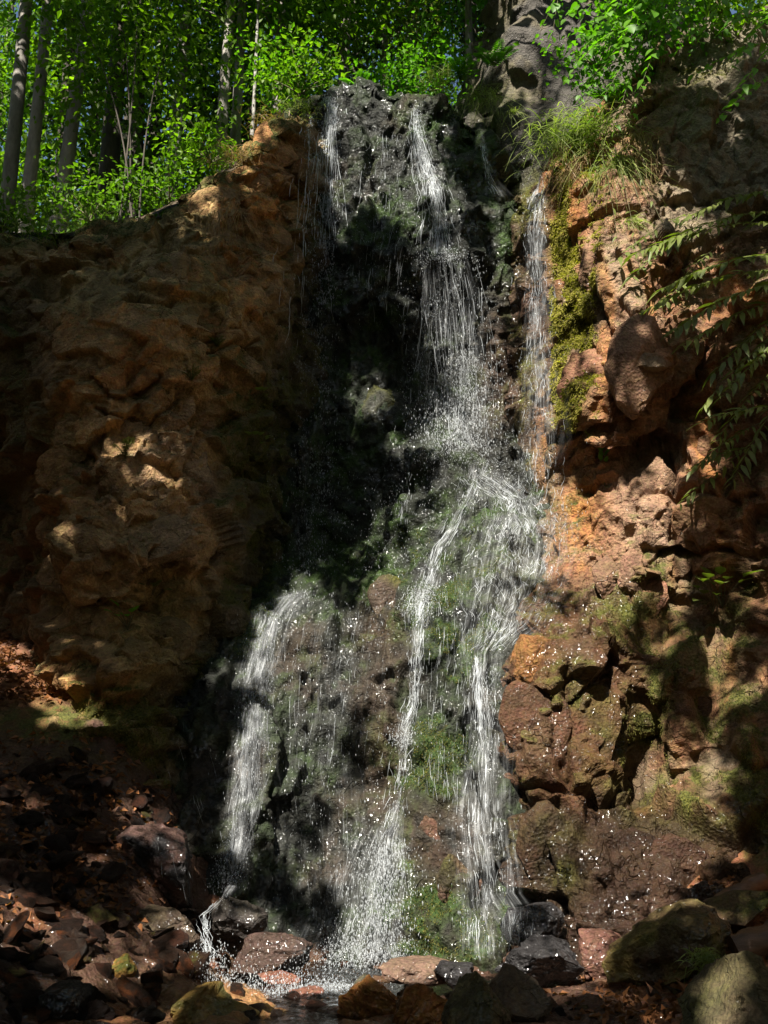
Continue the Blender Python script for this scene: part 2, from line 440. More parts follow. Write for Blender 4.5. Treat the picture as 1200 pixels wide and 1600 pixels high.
def slab(name, ctrl, outline, res, disp, paint, roll=0.18, pad=0.5, rollk=2.0):
    c = np.array(ctrl, float)
    P = at(c[:, 0], c[:, 1], c[:, 2])
    f = RBF(P[:, [0, 2]], P[:, 1])
    o = np.array(outline, float)
    Y = np.full(len(o), 9.3)
    for _ in range(5):
        Q = at(o[:, 0], o[:, 1], Y); Y = np.clip(f(Q[:, [0, 2]]), 5, 14)
    poly = Q[:, [0, 2]]
    lo, hi = poly.min(0) - pad, poly.max(0) + pad
    xs = np.arange(lo[0], hi[0], res); zs = np.arange(lo[1], hi[1], res)
    X, Z = np.meshgrid(xs, zs, indexing='ij')
    XZ = np.stack([X.ravel(), Z.ravel()], 1)
    # the smooth base on a coarse grid would do; evaluate directly
    cs = 4
    Xc, Zc = np.meshgrid(np.arange(lo[0] - res, hi[0] + res * cs * 2, res * cs), np.arange(lo[1] - res, hi[1] + res * cs * 2, res * cs), indexing='ij')
    Yc = f(np.stack([Xc.ravel(), Zc.ravel()], 1)).reshape(Xc.shape)
    gx = (XZ[:, 0] - Xc[0, 0]) / (res * cs); gz = (XZ[:, 1] - Zc[0, 0]) / (res * cs)
    i = np.clip(gx.astype(int), 0, Xc.shape[0] - 2); j = np.clip(gz.astype(int), 0, Xc.shape[1] - 2)
    fx, fz = gx - i, gz - j
    Yb = Yc[i, j] * (1 - fx) * (1 - fz) + Yc[i + 1, j] * fx * (1 - fz) + Yc[i, j + 1] * (1 - fx) * fz + Yc[i + 1, j + 1] * fx * fz
    P3 = np.stack([XZ[:, 0], Yb, XZ[:, 1]], 1)
    sd = poly_sd(XZ, poly)
    q, _ = blocky(P3, 2.2, 91, 0.6, 0.6)
    sd = sd + 0.10 * fbm(P3, 1.7, 4, 31) + 0.09 * q
    e = np.clip(roll - sd, 0, None)
    Yb = Yb + rollk * e ** 1.5
    G = Yb.reshape(X.shape)
    gy, gzz = np.gradient(G, res)
    gy = gy.ravel(); gzz = gzz.ravel()
    s_ = np.clip(1 / np.sqrt(gy ** 2 + gzz ** 2 + 1e-9) * 1.5, 0, 1)
    nrm = norm(np.stack([gy * s_, -np.ones_like(gy), gzz * s_], 1))
    P3[:, 1] = Yb
    px, py = proj(P3)
    d = disp(P3, px, py).reshape(X.shape)
    dp = np.pad(d, 1, mode='edge')
    d = (.4 * d + .1 * (dp[:-2, 1:-1] + dp[2:, 1:-1] + dp[1:-1, :-2] + dp[1:-1, 2:]) + .05 * (dp[:-2, :-2] + dp[2:, 2:] + dp[:-2, 2:] + dp[2:, :-2])).ravel()
    V = P3 + nrm * d[:, None]
    keep = (sd > -pad * 0.8).reshape(X.shape)
    nx, nz = X.shape
    a = np.arange(nx * nz).reshape(nx, nz)
    k = keep[:-1, :-1] & keep[1:, :-1] & keep[:-1, 1:] & keep[1:, 1:]
    F = np.stack([a[:-1, :-1][k], a[1:, :-1][k], a[1:, 1:][k], a[:-1, 1:][k]], 1)
    used = np.zeros(nx * nz, bool); used[F.ravel()] = True
    idx = np.cumsum(used) - 1
    V = V[used]; F = idx[F]
    # true normals for paint (moss on what faces up)
    fn = np.cross(V[F[:, 2]] - V[F[:, 0]], V[F[:, 3]] - V[F[:, 1]])
    vn = np.zeros_like(V)
    for c_ in range(4): np.add.at(vn, F[:, c_], fn)
    vn = norm(vn)
    px, py = proj(V)
    col, wet, moss = paint(V, vn, px, py)
    me = mesh_np(name, V, F, name in ('waterfall_cliff', 'upper_crag'), {'Col': np.clip(col, 0.004, 0.8), 'wet': np.clip(wet, 0, 1), 'moss': np.clip(moss, 0, 1)})
    ob = link(name, me, M['wetrock' if name == 'waterfall_cliff' else 'rock'])
    SURF[name] = dict(col=col, V=V, N=vn, px=px, py=py, moss=moss, wet=wet, obj=ob, f=f)
    return ob

def cracks(px, py, lines, w=5.0):
    P = np.stack([px, py], 1); out = np.zeros(len(px))
    for ln in lines:
        for a, b in zip(ln[:-1], ln[1:]):
            a = np.array(a, float); b = np.array(b, float); e = b - a
            t = np.clip(((P - a) @ e) / (e @ e), 0, 1)
            out = np.maximum(out, np.exp(-((P - a - t[:, None] * e) ** 2).sum(1) / w ** 2))
    return out

def crack_lines(P, f, s, w=0.05):
    _, c = blocky(P, f, s)
    return 1 - sstep(0, w, c)

# --- the face behind the falls
def dispF(P, px, py):
    Q = P * np.array([1.25, 1.0, 0.75])
    b1, c1 = blocky(Q, 1.5, 1, 0.8, 0.5)
    b2, c2 = blocky(Q + 0.06 * fbm(P, 3, 2, 5)[:, None], 4.2, 11, 1.0, 0.5)
    b3, c3 = blocky(Q, 10.0, 21, 1.0, 0.4)
    flute = vnoise(P * np.array([1, .3, .12]), 9, 77) + 0.6 * vnoise(P * np.array([1, .3, .12]), 21, 78)
    lump = 1 - np.abs(vnoise(P, 6.5, 79))
    low = sstep(700, 900, py)
    d = 0.16 * b1 + 0.075 * b2 + 0.028 * b3 + 0.05 * fbm(P, 2.2, 3, 3) + 0.03 * fbm(P, 12, 4, 41) + 0.03 * flute + 0.025 * lump
    d += 0.16 * blob(px, py, 690, 408, 60, 14) + 0.10 * blob(px, py, 590, 395, 70, 12) + 0.12 * blob(px, py, 520, 505, 30, 25) + .12 * blob(px, py, 600, 640, 50, 30)
    d += 0.14 * blob(px, py, 720, 725, 70, 22) + 0.12 * blob(px, py, 590, 920, 40, 25) + .10 * blob(px, py, 740, 1385, 50, 14) + 0.1 * blob(px, py, 630, 1160, 50, 20)
    return d

def paintF(V, n, px, py):
    k = fbm(V, 1.6, 4, 61); k2 = fbm(V, 5, 3, 62)
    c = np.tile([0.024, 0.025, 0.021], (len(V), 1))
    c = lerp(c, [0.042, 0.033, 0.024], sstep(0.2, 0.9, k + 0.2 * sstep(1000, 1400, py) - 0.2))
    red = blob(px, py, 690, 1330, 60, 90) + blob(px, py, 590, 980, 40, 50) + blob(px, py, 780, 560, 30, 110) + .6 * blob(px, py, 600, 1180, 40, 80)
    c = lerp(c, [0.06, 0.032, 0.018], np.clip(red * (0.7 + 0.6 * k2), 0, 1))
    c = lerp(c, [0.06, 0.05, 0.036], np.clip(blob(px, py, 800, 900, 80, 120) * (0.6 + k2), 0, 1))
    m = 0
    for (cx, cy, rx, ry, a) in [(700, 960, 60, 70, .9), (750, 830, 60, 60, .7), (680, 1190, 50, 55, 1.0), (640, 1450, 45, 60, 1.0), (803, 1400, 18, 70, 1.2),
                                (560, 860, 80, 90, .6), (430, 890, 40, 30, 1.1), (385, 960, 35, 60, 1.0), (570, 690, 50, 25, 1), (600, 350, 70, 40, .7), (785, 390, 30, 60, 1.0),
                                (560, 500, 60, 90, .5), (430, 820, 25, 100, .9), (720, 1440, 50, 50, .8), (620, 1400, 40, 60, .5), (720, 200, 80, 60, .6), (480, 330, 30, 100, .4),
                                (500, 700, 60, 120, .5), (740, 1040, 40, 60, .6), (660, 620, 40, 60, .4), (240, 1200, 30, 60, .6), (520, 1180, 40, 40, .5), (850, 750, 40, 100, .3)]:
        m = m + a * blob(px, py, cx, cy, rx, ry)
    m = np.clip(m * (0.75 + 0.9 * k2 + 0.4 * n[:, 2]) + .3 * sstep(.0, .5, k2), 0, 1)
    return c, np.ones(len(V)) * 0.95, m

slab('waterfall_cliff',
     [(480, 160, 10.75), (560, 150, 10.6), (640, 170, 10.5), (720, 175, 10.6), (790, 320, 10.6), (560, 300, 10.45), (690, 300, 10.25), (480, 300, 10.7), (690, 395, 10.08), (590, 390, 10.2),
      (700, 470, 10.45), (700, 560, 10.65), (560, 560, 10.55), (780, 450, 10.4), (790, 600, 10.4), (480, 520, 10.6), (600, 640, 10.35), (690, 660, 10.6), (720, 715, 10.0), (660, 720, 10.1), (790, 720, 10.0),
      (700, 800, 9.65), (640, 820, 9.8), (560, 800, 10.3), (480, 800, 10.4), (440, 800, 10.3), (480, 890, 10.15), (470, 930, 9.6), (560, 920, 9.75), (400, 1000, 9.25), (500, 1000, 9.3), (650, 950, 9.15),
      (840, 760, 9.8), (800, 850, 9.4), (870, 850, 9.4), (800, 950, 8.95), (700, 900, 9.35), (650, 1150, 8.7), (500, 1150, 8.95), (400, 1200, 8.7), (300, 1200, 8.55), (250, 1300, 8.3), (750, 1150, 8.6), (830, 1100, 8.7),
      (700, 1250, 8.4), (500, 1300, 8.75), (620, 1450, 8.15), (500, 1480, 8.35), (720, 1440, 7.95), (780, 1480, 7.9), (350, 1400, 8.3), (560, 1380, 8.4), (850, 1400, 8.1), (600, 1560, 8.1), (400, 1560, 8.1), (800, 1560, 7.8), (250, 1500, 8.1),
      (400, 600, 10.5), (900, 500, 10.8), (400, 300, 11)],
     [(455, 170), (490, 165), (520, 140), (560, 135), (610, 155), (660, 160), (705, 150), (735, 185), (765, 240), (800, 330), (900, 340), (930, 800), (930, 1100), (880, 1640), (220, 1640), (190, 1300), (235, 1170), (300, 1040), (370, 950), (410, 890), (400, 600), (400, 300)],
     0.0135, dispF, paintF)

# --- left cliff
def dispL(P, px, py):
    Q = P @ np.array([[1, 0, 0.3], [0, 1, 0], [-.35, 0, 1.2]])
    b1, c1 = blocky(Q, 1.25, 101, 0.75, 0.5)
    b2, c2 = blocky(Q + 0.015 * fbm(P, 3, 2, 5)[:, None], 3.2, 111, 1.1, 0.6)
    b3, c3 = blocky(Q, 8.5, 121, 1.0, 0.5)
    slabm = np.clip(.8 * blob(px, py, 165, 500, 110, 100) + .6 * blob(px, py, 340, 470, 80, 70), 0, 1)
    rough = 1 - 0.8 * slabm
    jx = px + 8 * fbm(P, 6, 3, 151); jy = py + 8 * fbm(P, 6, 3, 152)
    d = 0.2 * b1 * (.4 + .6 * rough) + 0.12 * b2 * (.15 + .85 * rough) + 0.032 * b3 * (1 - .7 * slabm) + .01 * blocky(Q, 19.0, 127, 1.1, .6)[0] * (1 - .6 * slabm) + 0.015 * fbm(P, 2, 3, 103) + 0.008 * fbm(P, 9, 5, 141) - 0.04 * (1 - sstep(0, .025, c2)) * rough - 0.02 * (1 - sstep(0, .03, c1))
    d -= .1 * cracks(jx, jy, [[(135, 598), (180, 618), (215, 612), (250, 590)], [(320, 550), (360, 542), (410, 535)], [(60, 405), (150, 395), (260, 440), (300, 400), (380, 390), (440, 420)], [(200, 892), (270, 885), (312, 848)], [(330, 430), (370, 500), (400, 560)], [(150, 640), (230, 660), (300, 600)], [(90, 800), (150, 760), (240, 780)], [(130, 950), (200, 930), (260, 960)]], 3.2)
    d += 0.10 * blob(px, py, 240, 860, 90, 30) + 0.12 * blob(px, py, 100, 800, 30, 90)
    return d

def paintL(V, n, px, py):
    k = fbm(V, 1.1, 4, 161); k2 = fbm(V, 4, 4, 162)
    c = np.tile([0.34, 0.225, 0.11], (len(V), 1))
    c = lerp(c, [0.26, 0.2, 0.09], sstep(-0.1, 0.6, k + 0.5 * blob(px, py, 170, 500, 120, 130)))
    c = lerp(c, [0.4, 0.18, 0.055], np.clip(sstep(0.1, 0.8, k2) * 0.6 + blob(px, py, 90, 740, 60, 60) * .6 + blob(px, py, 420, 250, 60, 70) * .7 + blob(px, py, 110, 1080, 60, 20), 0, 1))
    Qc = V @ np.array([[1, 0, 0.3], [0, 1, 0], [-.35, 0, 1.2]])
    cell = 1 + .3 * blocky(Qc, 3.2, 111, 0, 1)[0] + .22 * blocky(Qc, 8.5, 121, 0, 1)[0]
    c = c * np.clip(cell, .45, 1.6)[:, None] * np.array([1.06, 1, .92])
    c = lerp(c, [0.36, 0.25, 0.17], np.clip(blob(px, py, 270, 760, 110, 120) * (0.5 + k2), 0, 1))
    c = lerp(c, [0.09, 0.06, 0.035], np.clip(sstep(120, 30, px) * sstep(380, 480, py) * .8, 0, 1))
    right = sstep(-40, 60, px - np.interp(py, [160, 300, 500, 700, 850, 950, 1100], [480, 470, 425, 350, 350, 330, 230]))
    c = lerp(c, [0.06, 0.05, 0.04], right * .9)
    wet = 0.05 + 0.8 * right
    m = right * (0.45 + 0.6 * k2) + 1.3 * blob(px, py, 170, 1140, 90, 60) + .8 * blob(px, py, 380, 680, 50, 80) + .5 * blob(px, py, 20, 600, 40, 200) + .5 * blob(px, py, 320, 560, 80, 12) + .5 * sstep(-.1, .4, n[:, 2]) * (k2 > 0)
    m = m + .8 * sstep(35, 5, py - np.interp(px, [0, 200, 330, 480], [370, 355, 285, 175]))
    return c, wet, np.clip(m, 0, 1)

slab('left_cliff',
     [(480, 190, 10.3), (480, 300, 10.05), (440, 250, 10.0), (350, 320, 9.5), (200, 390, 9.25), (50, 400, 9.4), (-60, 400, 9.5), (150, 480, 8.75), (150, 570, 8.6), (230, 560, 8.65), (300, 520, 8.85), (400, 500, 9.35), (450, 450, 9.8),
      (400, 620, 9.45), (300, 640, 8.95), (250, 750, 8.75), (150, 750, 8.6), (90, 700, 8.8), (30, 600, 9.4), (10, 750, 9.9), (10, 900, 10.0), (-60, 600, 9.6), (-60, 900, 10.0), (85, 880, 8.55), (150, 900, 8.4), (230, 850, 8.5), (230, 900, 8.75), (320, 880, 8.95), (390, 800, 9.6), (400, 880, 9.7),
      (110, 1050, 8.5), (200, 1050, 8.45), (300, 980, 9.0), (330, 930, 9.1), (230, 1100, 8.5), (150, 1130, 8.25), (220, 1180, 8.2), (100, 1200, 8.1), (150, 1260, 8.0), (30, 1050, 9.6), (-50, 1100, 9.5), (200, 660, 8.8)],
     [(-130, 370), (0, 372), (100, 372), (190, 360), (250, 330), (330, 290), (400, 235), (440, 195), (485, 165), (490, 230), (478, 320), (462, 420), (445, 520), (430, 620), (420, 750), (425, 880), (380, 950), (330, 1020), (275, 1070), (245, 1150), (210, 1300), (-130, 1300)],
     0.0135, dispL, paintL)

# --- right cliff
def dispR(P, px, py):
    Q = P @ np.array([[1, 0, -0.35], [0, 1, 0], [.25, 0, 1.0]])
    b1, c1 = blocky(Q, 1.35, 201, 0.8, 0.5)
    b2, c2 = blocky(Q + 0.015 * fbm(P, 3, 2, 5)[:, None], 3.0, 211, 1.1, 0.6)
    b3, c3 = blocky(Q, 9.5, 221, 1.1, 0.5)
    wetz = sstep(900, 840, px) * sstep(950, 850, py)
    mossy = np.clip(sstep(900, 1000, py) * sstep(980, 1020, px) * sstep(1300, 1200, py), 0, 1)
    rough = (1 - .5 * wetz) * (1 - .5 * mossy)
    flute = vnoise(P * np.array([1, .3, .1]), 8, 277) + 0.6 * vnoise(P * np.array([1, .3, .15]), 20, 278)
    jx = px + 8 * fbm(P, 6, 3, 251); jy = py + 8 * fbm(P, 6, 3, 252)
    strata = blocky(P @ np.array([[1, 0, .6], [0, 1, 0], [-.18, 0, .3]]), 7.5, 233, 1.0, .6)[0]
    d = (0.18 * b1 + 0.10 * b2 + 0.03 * b3 + .035 * strata) * rough + 0.02 * fbm(P, 2, 3, 203) + 0.014 * fbm(P, 10, 5, 241) - 0.04 * (1 - sstep(0, .03, c2)) * rough
    d -= .15 * cracks(jx, jy, [[(870, 690), (930, 660), (985, 655)], [(1050, 640), (1090, 600), (1110, 540)], [(1010, 870), (1100, 865), (1200, 850)], [(1040, 700), (1060, 780), (1050, 850)], [(880, 1060), (885, 1150), (890, 1240)], [(800, 1240), (880, 1245), (960, 1255), (1060, 1260)], [(900, 400), (935, 480), (960, 540)], [(1000, 250), (1060, 300), (1200, 330)], [(1120, 640), (1140, 740), (1130, 800)]], 6)
    d -= 0.34 * blob(px, py, 1003, 1180, 20, 75) + 0.25 * blob(px, py, 1112, 1080, 22, 110) + .05 * blob(px, py, 930, 745, 60, 35) + .25 * blob(px, py, 1010, 985, 35, 40) + .2 * blob(px, py, 1190, 1320, 60, 40) + .2 * blob(px, py, 850, 1265, 40, 14)
    d += 0.05 * (sstep(1230, 1290, py)) * (blocky(P, 6.0, 231, 1.1, .6)[0])
    d += 0.045 * flute * np.clip(wetz + mossy + .6 * blob(px, py, 890, 480, 50, 200), 0, 1) + 0.04 * (wetz + mossy) * fbm(P, 5, 3, 251)
    return d

def paintR(V, n, px, py):
    k = fbm(V, 1.3, 4, 261); k2 = fbm(V, 4.5, 4, 262); k3 = fbm(V * np.array([1, .4, .2]), 5, 3, 263)
    Qc = V @ np.array([[1, 0, -0.35], [0, 1, 0], [.25, 0, 1.0]])
    cell = np.clip(1 + .28 * blocky(Qc, 3.0, 211, 0, 1)[0] + .2 * blocky(Qc, 9.5, 221, 0, 1)[0], .45, 1.6)[:, None]
    c = np.tile([0.21, 0.105, 0.05], (len(V), 1)) * cell
    c = lerp(c, [0.2, 0.15, 0.09], sstep(0.0, 0.7, k))
    c = lerp(c, [0.32, 0.215, 0.14], np.clip(sstep(0.1, 0.8, k2) * .6 + blob(px, py, 1000, 800, 60, 90) * .7 + blob(px, py, 960, 440, 50, 160) * .4, 0, 1))
    c = lerp(c, [0.42, 0.17, 0.04], np.clip(blob(px, py, 880, 340, 30, 90) * .8 + blob(px, py, 900, 800, 35, 60) * .8 + blob(px, py, 840, 1030, 40, 50) * .7 + .5 * sstep(.4, .9, k3), 0, 1))
    c = lerp(c, [0.2, 0.17, 0.115], np.clip(sstep(980, 1100, px) * sstep(420, 300, py), 0, 1))
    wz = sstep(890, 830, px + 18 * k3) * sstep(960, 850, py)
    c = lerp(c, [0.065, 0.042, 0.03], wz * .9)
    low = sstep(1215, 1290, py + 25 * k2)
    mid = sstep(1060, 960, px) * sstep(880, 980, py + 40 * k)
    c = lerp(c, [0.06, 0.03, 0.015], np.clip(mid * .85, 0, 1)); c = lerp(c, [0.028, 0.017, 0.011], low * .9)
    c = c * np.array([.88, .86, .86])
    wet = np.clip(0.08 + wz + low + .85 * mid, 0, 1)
    m = 0
    for (cx, cy, rx, ry, a) in [(885, 480, 22, 130, 1.3), (790, 375, 25, 45, 1.2), (1050, 1060, 40, 100, .9), (1000, 1160, 40, 90, .9), (1130, 1130, 60, 120, .9), (1190, 1260, 30, 80, 1.1), (1160, 910, 60, 50, .9),
                                (985, 950, 40, 60, .9), (900, 1090, 40, 70, .6), (900, 780, 30, 50, .8), (820, 600, 18, 140, .6), (880, 1200, 60, 40, .5), (1090, 1250, 60, 50, .7), (1100, 120, 80, 40, .5), (870, 1340, 40, 50, .6), (800, 1290, 20, 30, .9), (1010, 900, 30, 30, .5), (830, 330, 30, 40, .7)]:
        m = m + a * blob(px, py, cx, cy, rx, ry)
    m = m * (0.7 + 0.8 * k2 + 0.5 * k3)
    m = m + 1.3 * blob(px, py, 905 - .05 * (py - 300), 470, 32, 185) * sstep(-.3, .1, k3) 
    m = m + .5 * sstep(.2, .6, n[:, 2]) * (k2 > .1) * (1 - low)
    return c, wet, np.clip(m, 0, 1)

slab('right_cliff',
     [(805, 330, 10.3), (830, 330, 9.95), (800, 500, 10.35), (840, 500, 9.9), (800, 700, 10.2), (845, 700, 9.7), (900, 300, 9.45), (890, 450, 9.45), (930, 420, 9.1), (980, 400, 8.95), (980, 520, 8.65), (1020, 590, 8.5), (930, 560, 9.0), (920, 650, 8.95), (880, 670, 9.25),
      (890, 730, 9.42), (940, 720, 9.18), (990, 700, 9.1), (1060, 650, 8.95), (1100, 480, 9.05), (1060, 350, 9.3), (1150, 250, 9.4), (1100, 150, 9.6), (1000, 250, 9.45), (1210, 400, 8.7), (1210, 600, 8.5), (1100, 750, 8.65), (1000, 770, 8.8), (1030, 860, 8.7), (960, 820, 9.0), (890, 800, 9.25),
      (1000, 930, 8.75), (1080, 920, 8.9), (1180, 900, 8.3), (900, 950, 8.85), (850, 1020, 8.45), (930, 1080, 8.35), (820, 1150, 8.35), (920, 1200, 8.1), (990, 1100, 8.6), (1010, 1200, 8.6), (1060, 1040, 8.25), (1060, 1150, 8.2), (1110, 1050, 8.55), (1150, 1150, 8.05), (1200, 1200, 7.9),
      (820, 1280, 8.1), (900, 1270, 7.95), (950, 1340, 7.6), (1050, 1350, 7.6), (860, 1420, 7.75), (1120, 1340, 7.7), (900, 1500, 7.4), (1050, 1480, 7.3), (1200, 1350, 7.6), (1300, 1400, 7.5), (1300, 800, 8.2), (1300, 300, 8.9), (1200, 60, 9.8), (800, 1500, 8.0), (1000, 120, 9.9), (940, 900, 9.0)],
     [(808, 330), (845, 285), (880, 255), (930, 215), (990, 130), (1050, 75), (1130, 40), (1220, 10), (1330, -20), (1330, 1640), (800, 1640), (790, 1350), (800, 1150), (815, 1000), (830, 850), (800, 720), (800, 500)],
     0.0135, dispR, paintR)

# --- grey crag behind the gully, upper right
def dispC(P, px, py):
    b1, c1 = blocky(P * np.array([1.3, 1, .6]), 1.6, 301, 0.8, 0.5)
    b2, c2 = blocky(P * np.array([1.3, 1, .6]), 4.5, 311, 0.9, 0.5)
    return 0.14 * b1 + 0.05 * b2 + .05 * fbm(P, 2, 5, 303) + .03 * vnoise(P * np.array([1, .3, .15]), 10, 307)

def paintC(V, n, px, py):
    k = fbm(V, 2, 4, 361)
    c = np.tile([0.07, 0.063, 0.053], (len(V), 1))
    c = lerp(c, [0.13, 0.108, 0.08], sstep(0, .7, k))
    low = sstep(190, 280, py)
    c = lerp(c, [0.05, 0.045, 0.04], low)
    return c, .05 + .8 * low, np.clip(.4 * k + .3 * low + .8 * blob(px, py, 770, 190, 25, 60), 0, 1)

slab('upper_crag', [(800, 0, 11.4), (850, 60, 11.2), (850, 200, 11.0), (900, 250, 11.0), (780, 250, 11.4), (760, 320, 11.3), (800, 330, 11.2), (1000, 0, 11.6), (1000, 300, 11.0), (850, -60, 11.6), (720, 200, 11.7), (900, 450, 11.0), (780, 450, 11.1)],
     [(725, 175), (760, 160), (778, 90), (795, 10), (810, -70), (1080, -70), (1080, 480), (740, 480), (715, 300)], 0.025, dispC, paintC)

# the walls of the gorge go on beyond the picture
slab('right_gorge_wall', [(1270, 100, 9.5), (1270, 700, 8.9), (1270, 1300, 8.2), (1450, 100, 8.6), (1450, 700, 8.0), (1450, 1300, 7.2), (1700, 50, 7.2), (1700, 700, 6.8), (1700, 1400, 6.2), (2100, 700, 5.6), (2100, 1300, 5.2), (2100, 0, 5.8)],
     [(1275, 60), (1340, -10), (1500, -60), (1750, -80), (2150, -100), (2150, 1700), (1275, 1700)], 0.04, dispC, lambda V, n, px, py: (lerp(np.tile([0.2, 0.12, 0.07], (len(V), 1)), [0.12, 0.09, 0.05], sstep(-.2, .6, fbm(V, 1.2, 4, 371))), np.full(len(V), .1), np.clip(.5 * fbm(V, 2, 3, 372) + .3 * n[:, 2], 0, 1)))
slab('left_gorge_wall', [(-70, 450, 10.2), (-70, 800, 10.4), (-70, 1200, 10.0), (-250, 450, 9.0), (-250, 800, 9.0), (-250, 1300, 8.2), (-500, 450, 7.6), (-500, 900, 7.4), (-500, 1400, 6.8), (-900, 500, 6.0), (-900, 1300, 5.6)],
     [(-75, 400), (-250, 390), (-500, 370), (-950, 350), (-950, 1700), (-75, 1700)], 0.04, dispC, lambda V, n, px, py: (lerp(np.tile([0.22, 0.14, 0.07], (len(V), 1)), [0.1, 0.08, 0.045], sstep(-.2, .6, fbm(V, 1.2, 4, 373))), np.full(len(V), .1), np.clip(.5 * fbm(V, 2, 3, 374) + .3 * n[:, 2], 0, 1)))
for nm in ('right_gorge_wall', 'left_gorge_wall'): tag(SURF[nm]['obj'], 'rock wall of the gorge beyond the edge of the picture', 'cliff', kind='structure')

for nm in ('waterfall_cliff', 'left_cliff', 'right_cliff', 'upper_crag'):
    tag(SURF[nm]['obj'], {'waterfall_cliff': 'dark wet rock face behind the falling water', 'left_cliff': 'tan and brown fractured cliff in shade left of the falls',
        'right_cliff': 'sunlit red brown cliff right of the falls', 'upper_crag': 'grey rock wall behind the gully at upper right'}[nm], 'cliff', kind='structure')

# front surface raster for water and plants
GX0, GZ0, GR = -4.4, -0.6, 0.02
GN = (int(8.8 / GR), int(11.5 / GR))
FR = np.full(GN, 99.0)
for nm in ('waterfall_cliff', 'left_cliff', 'right_cliff', 'upper_crag'):
    V = SURF[nm]['V']
    i = ((V[:, 0] - GX0) / GR).astype(int); j = ((V[:, 2] - GZ0) / GR).astype(int)
    ok = (i >= 0) & (j >= 0) & (i < GN[0]) & (j < GN[1])
    np.minimum.at(FR, (i[ok], j[ok]), V[ok, 1])
for _ in range(4):
    pad = np.pad(FR, 1, mode='edge')
    nb = np.min([pad[:-2, 1:-1], pad[2:, 1:-1], pad[1:-1, :-2], pad[1:-1, 2:]], axis=0)
    FR = np.where(FR > 50, nb, FR)
FR[FR > 50] = 11.5

def front(x, z):
    i = np.clip(((np.asarray(x) - GX0) / GR).astype(int), 0, GN[0] - 1); j = np.clip(((np.asarray(z) - GZ0) / GR).astype(int), 0, GN[1] - 1)
    return FR[i, j]

def hit(px, py):
    """first cliff surface along the pixel ray"""
    ys = np.arange(6.0, 12.0, 0.02)
    P = at(px, py, ys)
    f = front(P[:, 0], P[:, 2])
    k = np.nonzero(ys >= f - 0.005)[0]
    return P[k[0]] if len(k) else P[-1]

# ------------------------------------------------------------------ ground
GC = np.array([(20, 1005, 9.6), (-80, 1000, 9.6), (80, 1075, 8.8), (150, 1140, 8.2), (60, 1190, 7.9), (200, 1260, 7.95), (100, 1350, 7.2), (0, 1300, 7.2), (250, 1400, 7.5), (300, 1480, 7.7), (50, 1500, 6.3), (200, 1560, 6.4), (360, 1535, 7.5), (460, 1565, 7.1), (600, 1540, 7.6), (850, 1560, 6.7),
               (900, 1590, 6.3), (1000, 1555, 6.5), (1100, 1450, 7.1), (1180, 1395, 7.4), (1200, 1500, 6.4), (1150, 1600, 5.6), (600, 1640, 5.8), (300, 1640, 5.8), (0, 1640, 5.3), (1250, 1420, 7.2), (700, 1560, 7.2), (500, 1500, 8.3), (900, 1540, 7.2)], float)
Pg = at(GC[:, 0], GC[:, 1], GC[:, 2])
Pg = np.concatenate([Pg, [(-3, 2, -.1), (0, 2, -.2), (3, 2, 0.0), (-3, -3, 0.2), (3, -3, .3), (0, -3, 0), (-6, 6, 2.0), (6, 6, 2.2), (-6, 0, 1.6), (6, 0, 1.8), (-6, 9, 4), (6, 9, 4)]])
gf = RBF(Pg[:, :2], Pg[:, 2], 0.01)

def ground_z(x, y):
    x = np.atleast_1d(np.asarray(x, float)); y = np.atleast_1d(np.asarray(y, float))
    return gf(np.stack([x, y], 1))

def ground_hit(px, py):
    ys = np.arange(3.0, 10.5, 0.02)
    P = at(px, py, ys)
    k = np.nonzero(P[:, 2] <= ground_z(P[:, 0], P[:, 1]))[0]
    return P[k[0]] if len(k) else P[-1]

def grid_sheet(name, xs, ys, zf, mat, paint=None):
    X, Y = np.meshgrid(xs, ys, indexing='ij')
    P = np.stack([X.ravel(), Y.ravel(), np.zeros(X.size)], 1)
    P[:, 2] = zf(P)
    a = np.arange(X.size).reshape(X.shape)
    F = np.stack([a[:-1, :-1].ravel(), a[1:, :-1].ravel(), a[1:, 1:].ravel(), a[:-1, 1:].ravel()], 1)
    at_ = None
    if paint:
        c, w, m = paint(P)
        at_ = {'Col': c, 'wet': w, 'moss': m}
    me = mesh_np(name, P, F, True, at_)
    return link(name, me, mat)

def zG(P):
    b, c = blocky(P, 6, 401, .8, .4)
    return gf(P[:, :2]) + 0.05 * fbm(P, 2.5, 4, 402) + 0.03 * b + .02 * fbm(P, 12, 3, 403)

def paintG(P):
    px, py = proj(P)
    k = fbm(P, 2.5, 4, 404)
    c = np.tile([0.075, 0.042, 0.028], (len(P), 1))
    c = lerp(c, [0.25, 0.105, 0.045], np.clip(blob(px, py, 40, 1070, 80, 60) + .6 * sstep(.2, .7, k) + .8 * sstep(950, 1050, px), 0, 1))
    c = lerp(c, [0.28, 0.15, 0.06], np.clip(blob(px, py, 400, 1570, 160, 50), 0, 1))
    wet = np.clip(sstep(1150, 1300, py) - .6 * sstep(1000, 1100, px), 0, 1)
    m = 1.3 * blob(px, py, 160, 1140, 100, 55) + .8 * blob(px, py, 40, 1130, 60, 30) + .5 * (k > .3) * sstep(1000, 1100, px)
    return c, wet, np.clip(m * (.8 + k), 0, 1)

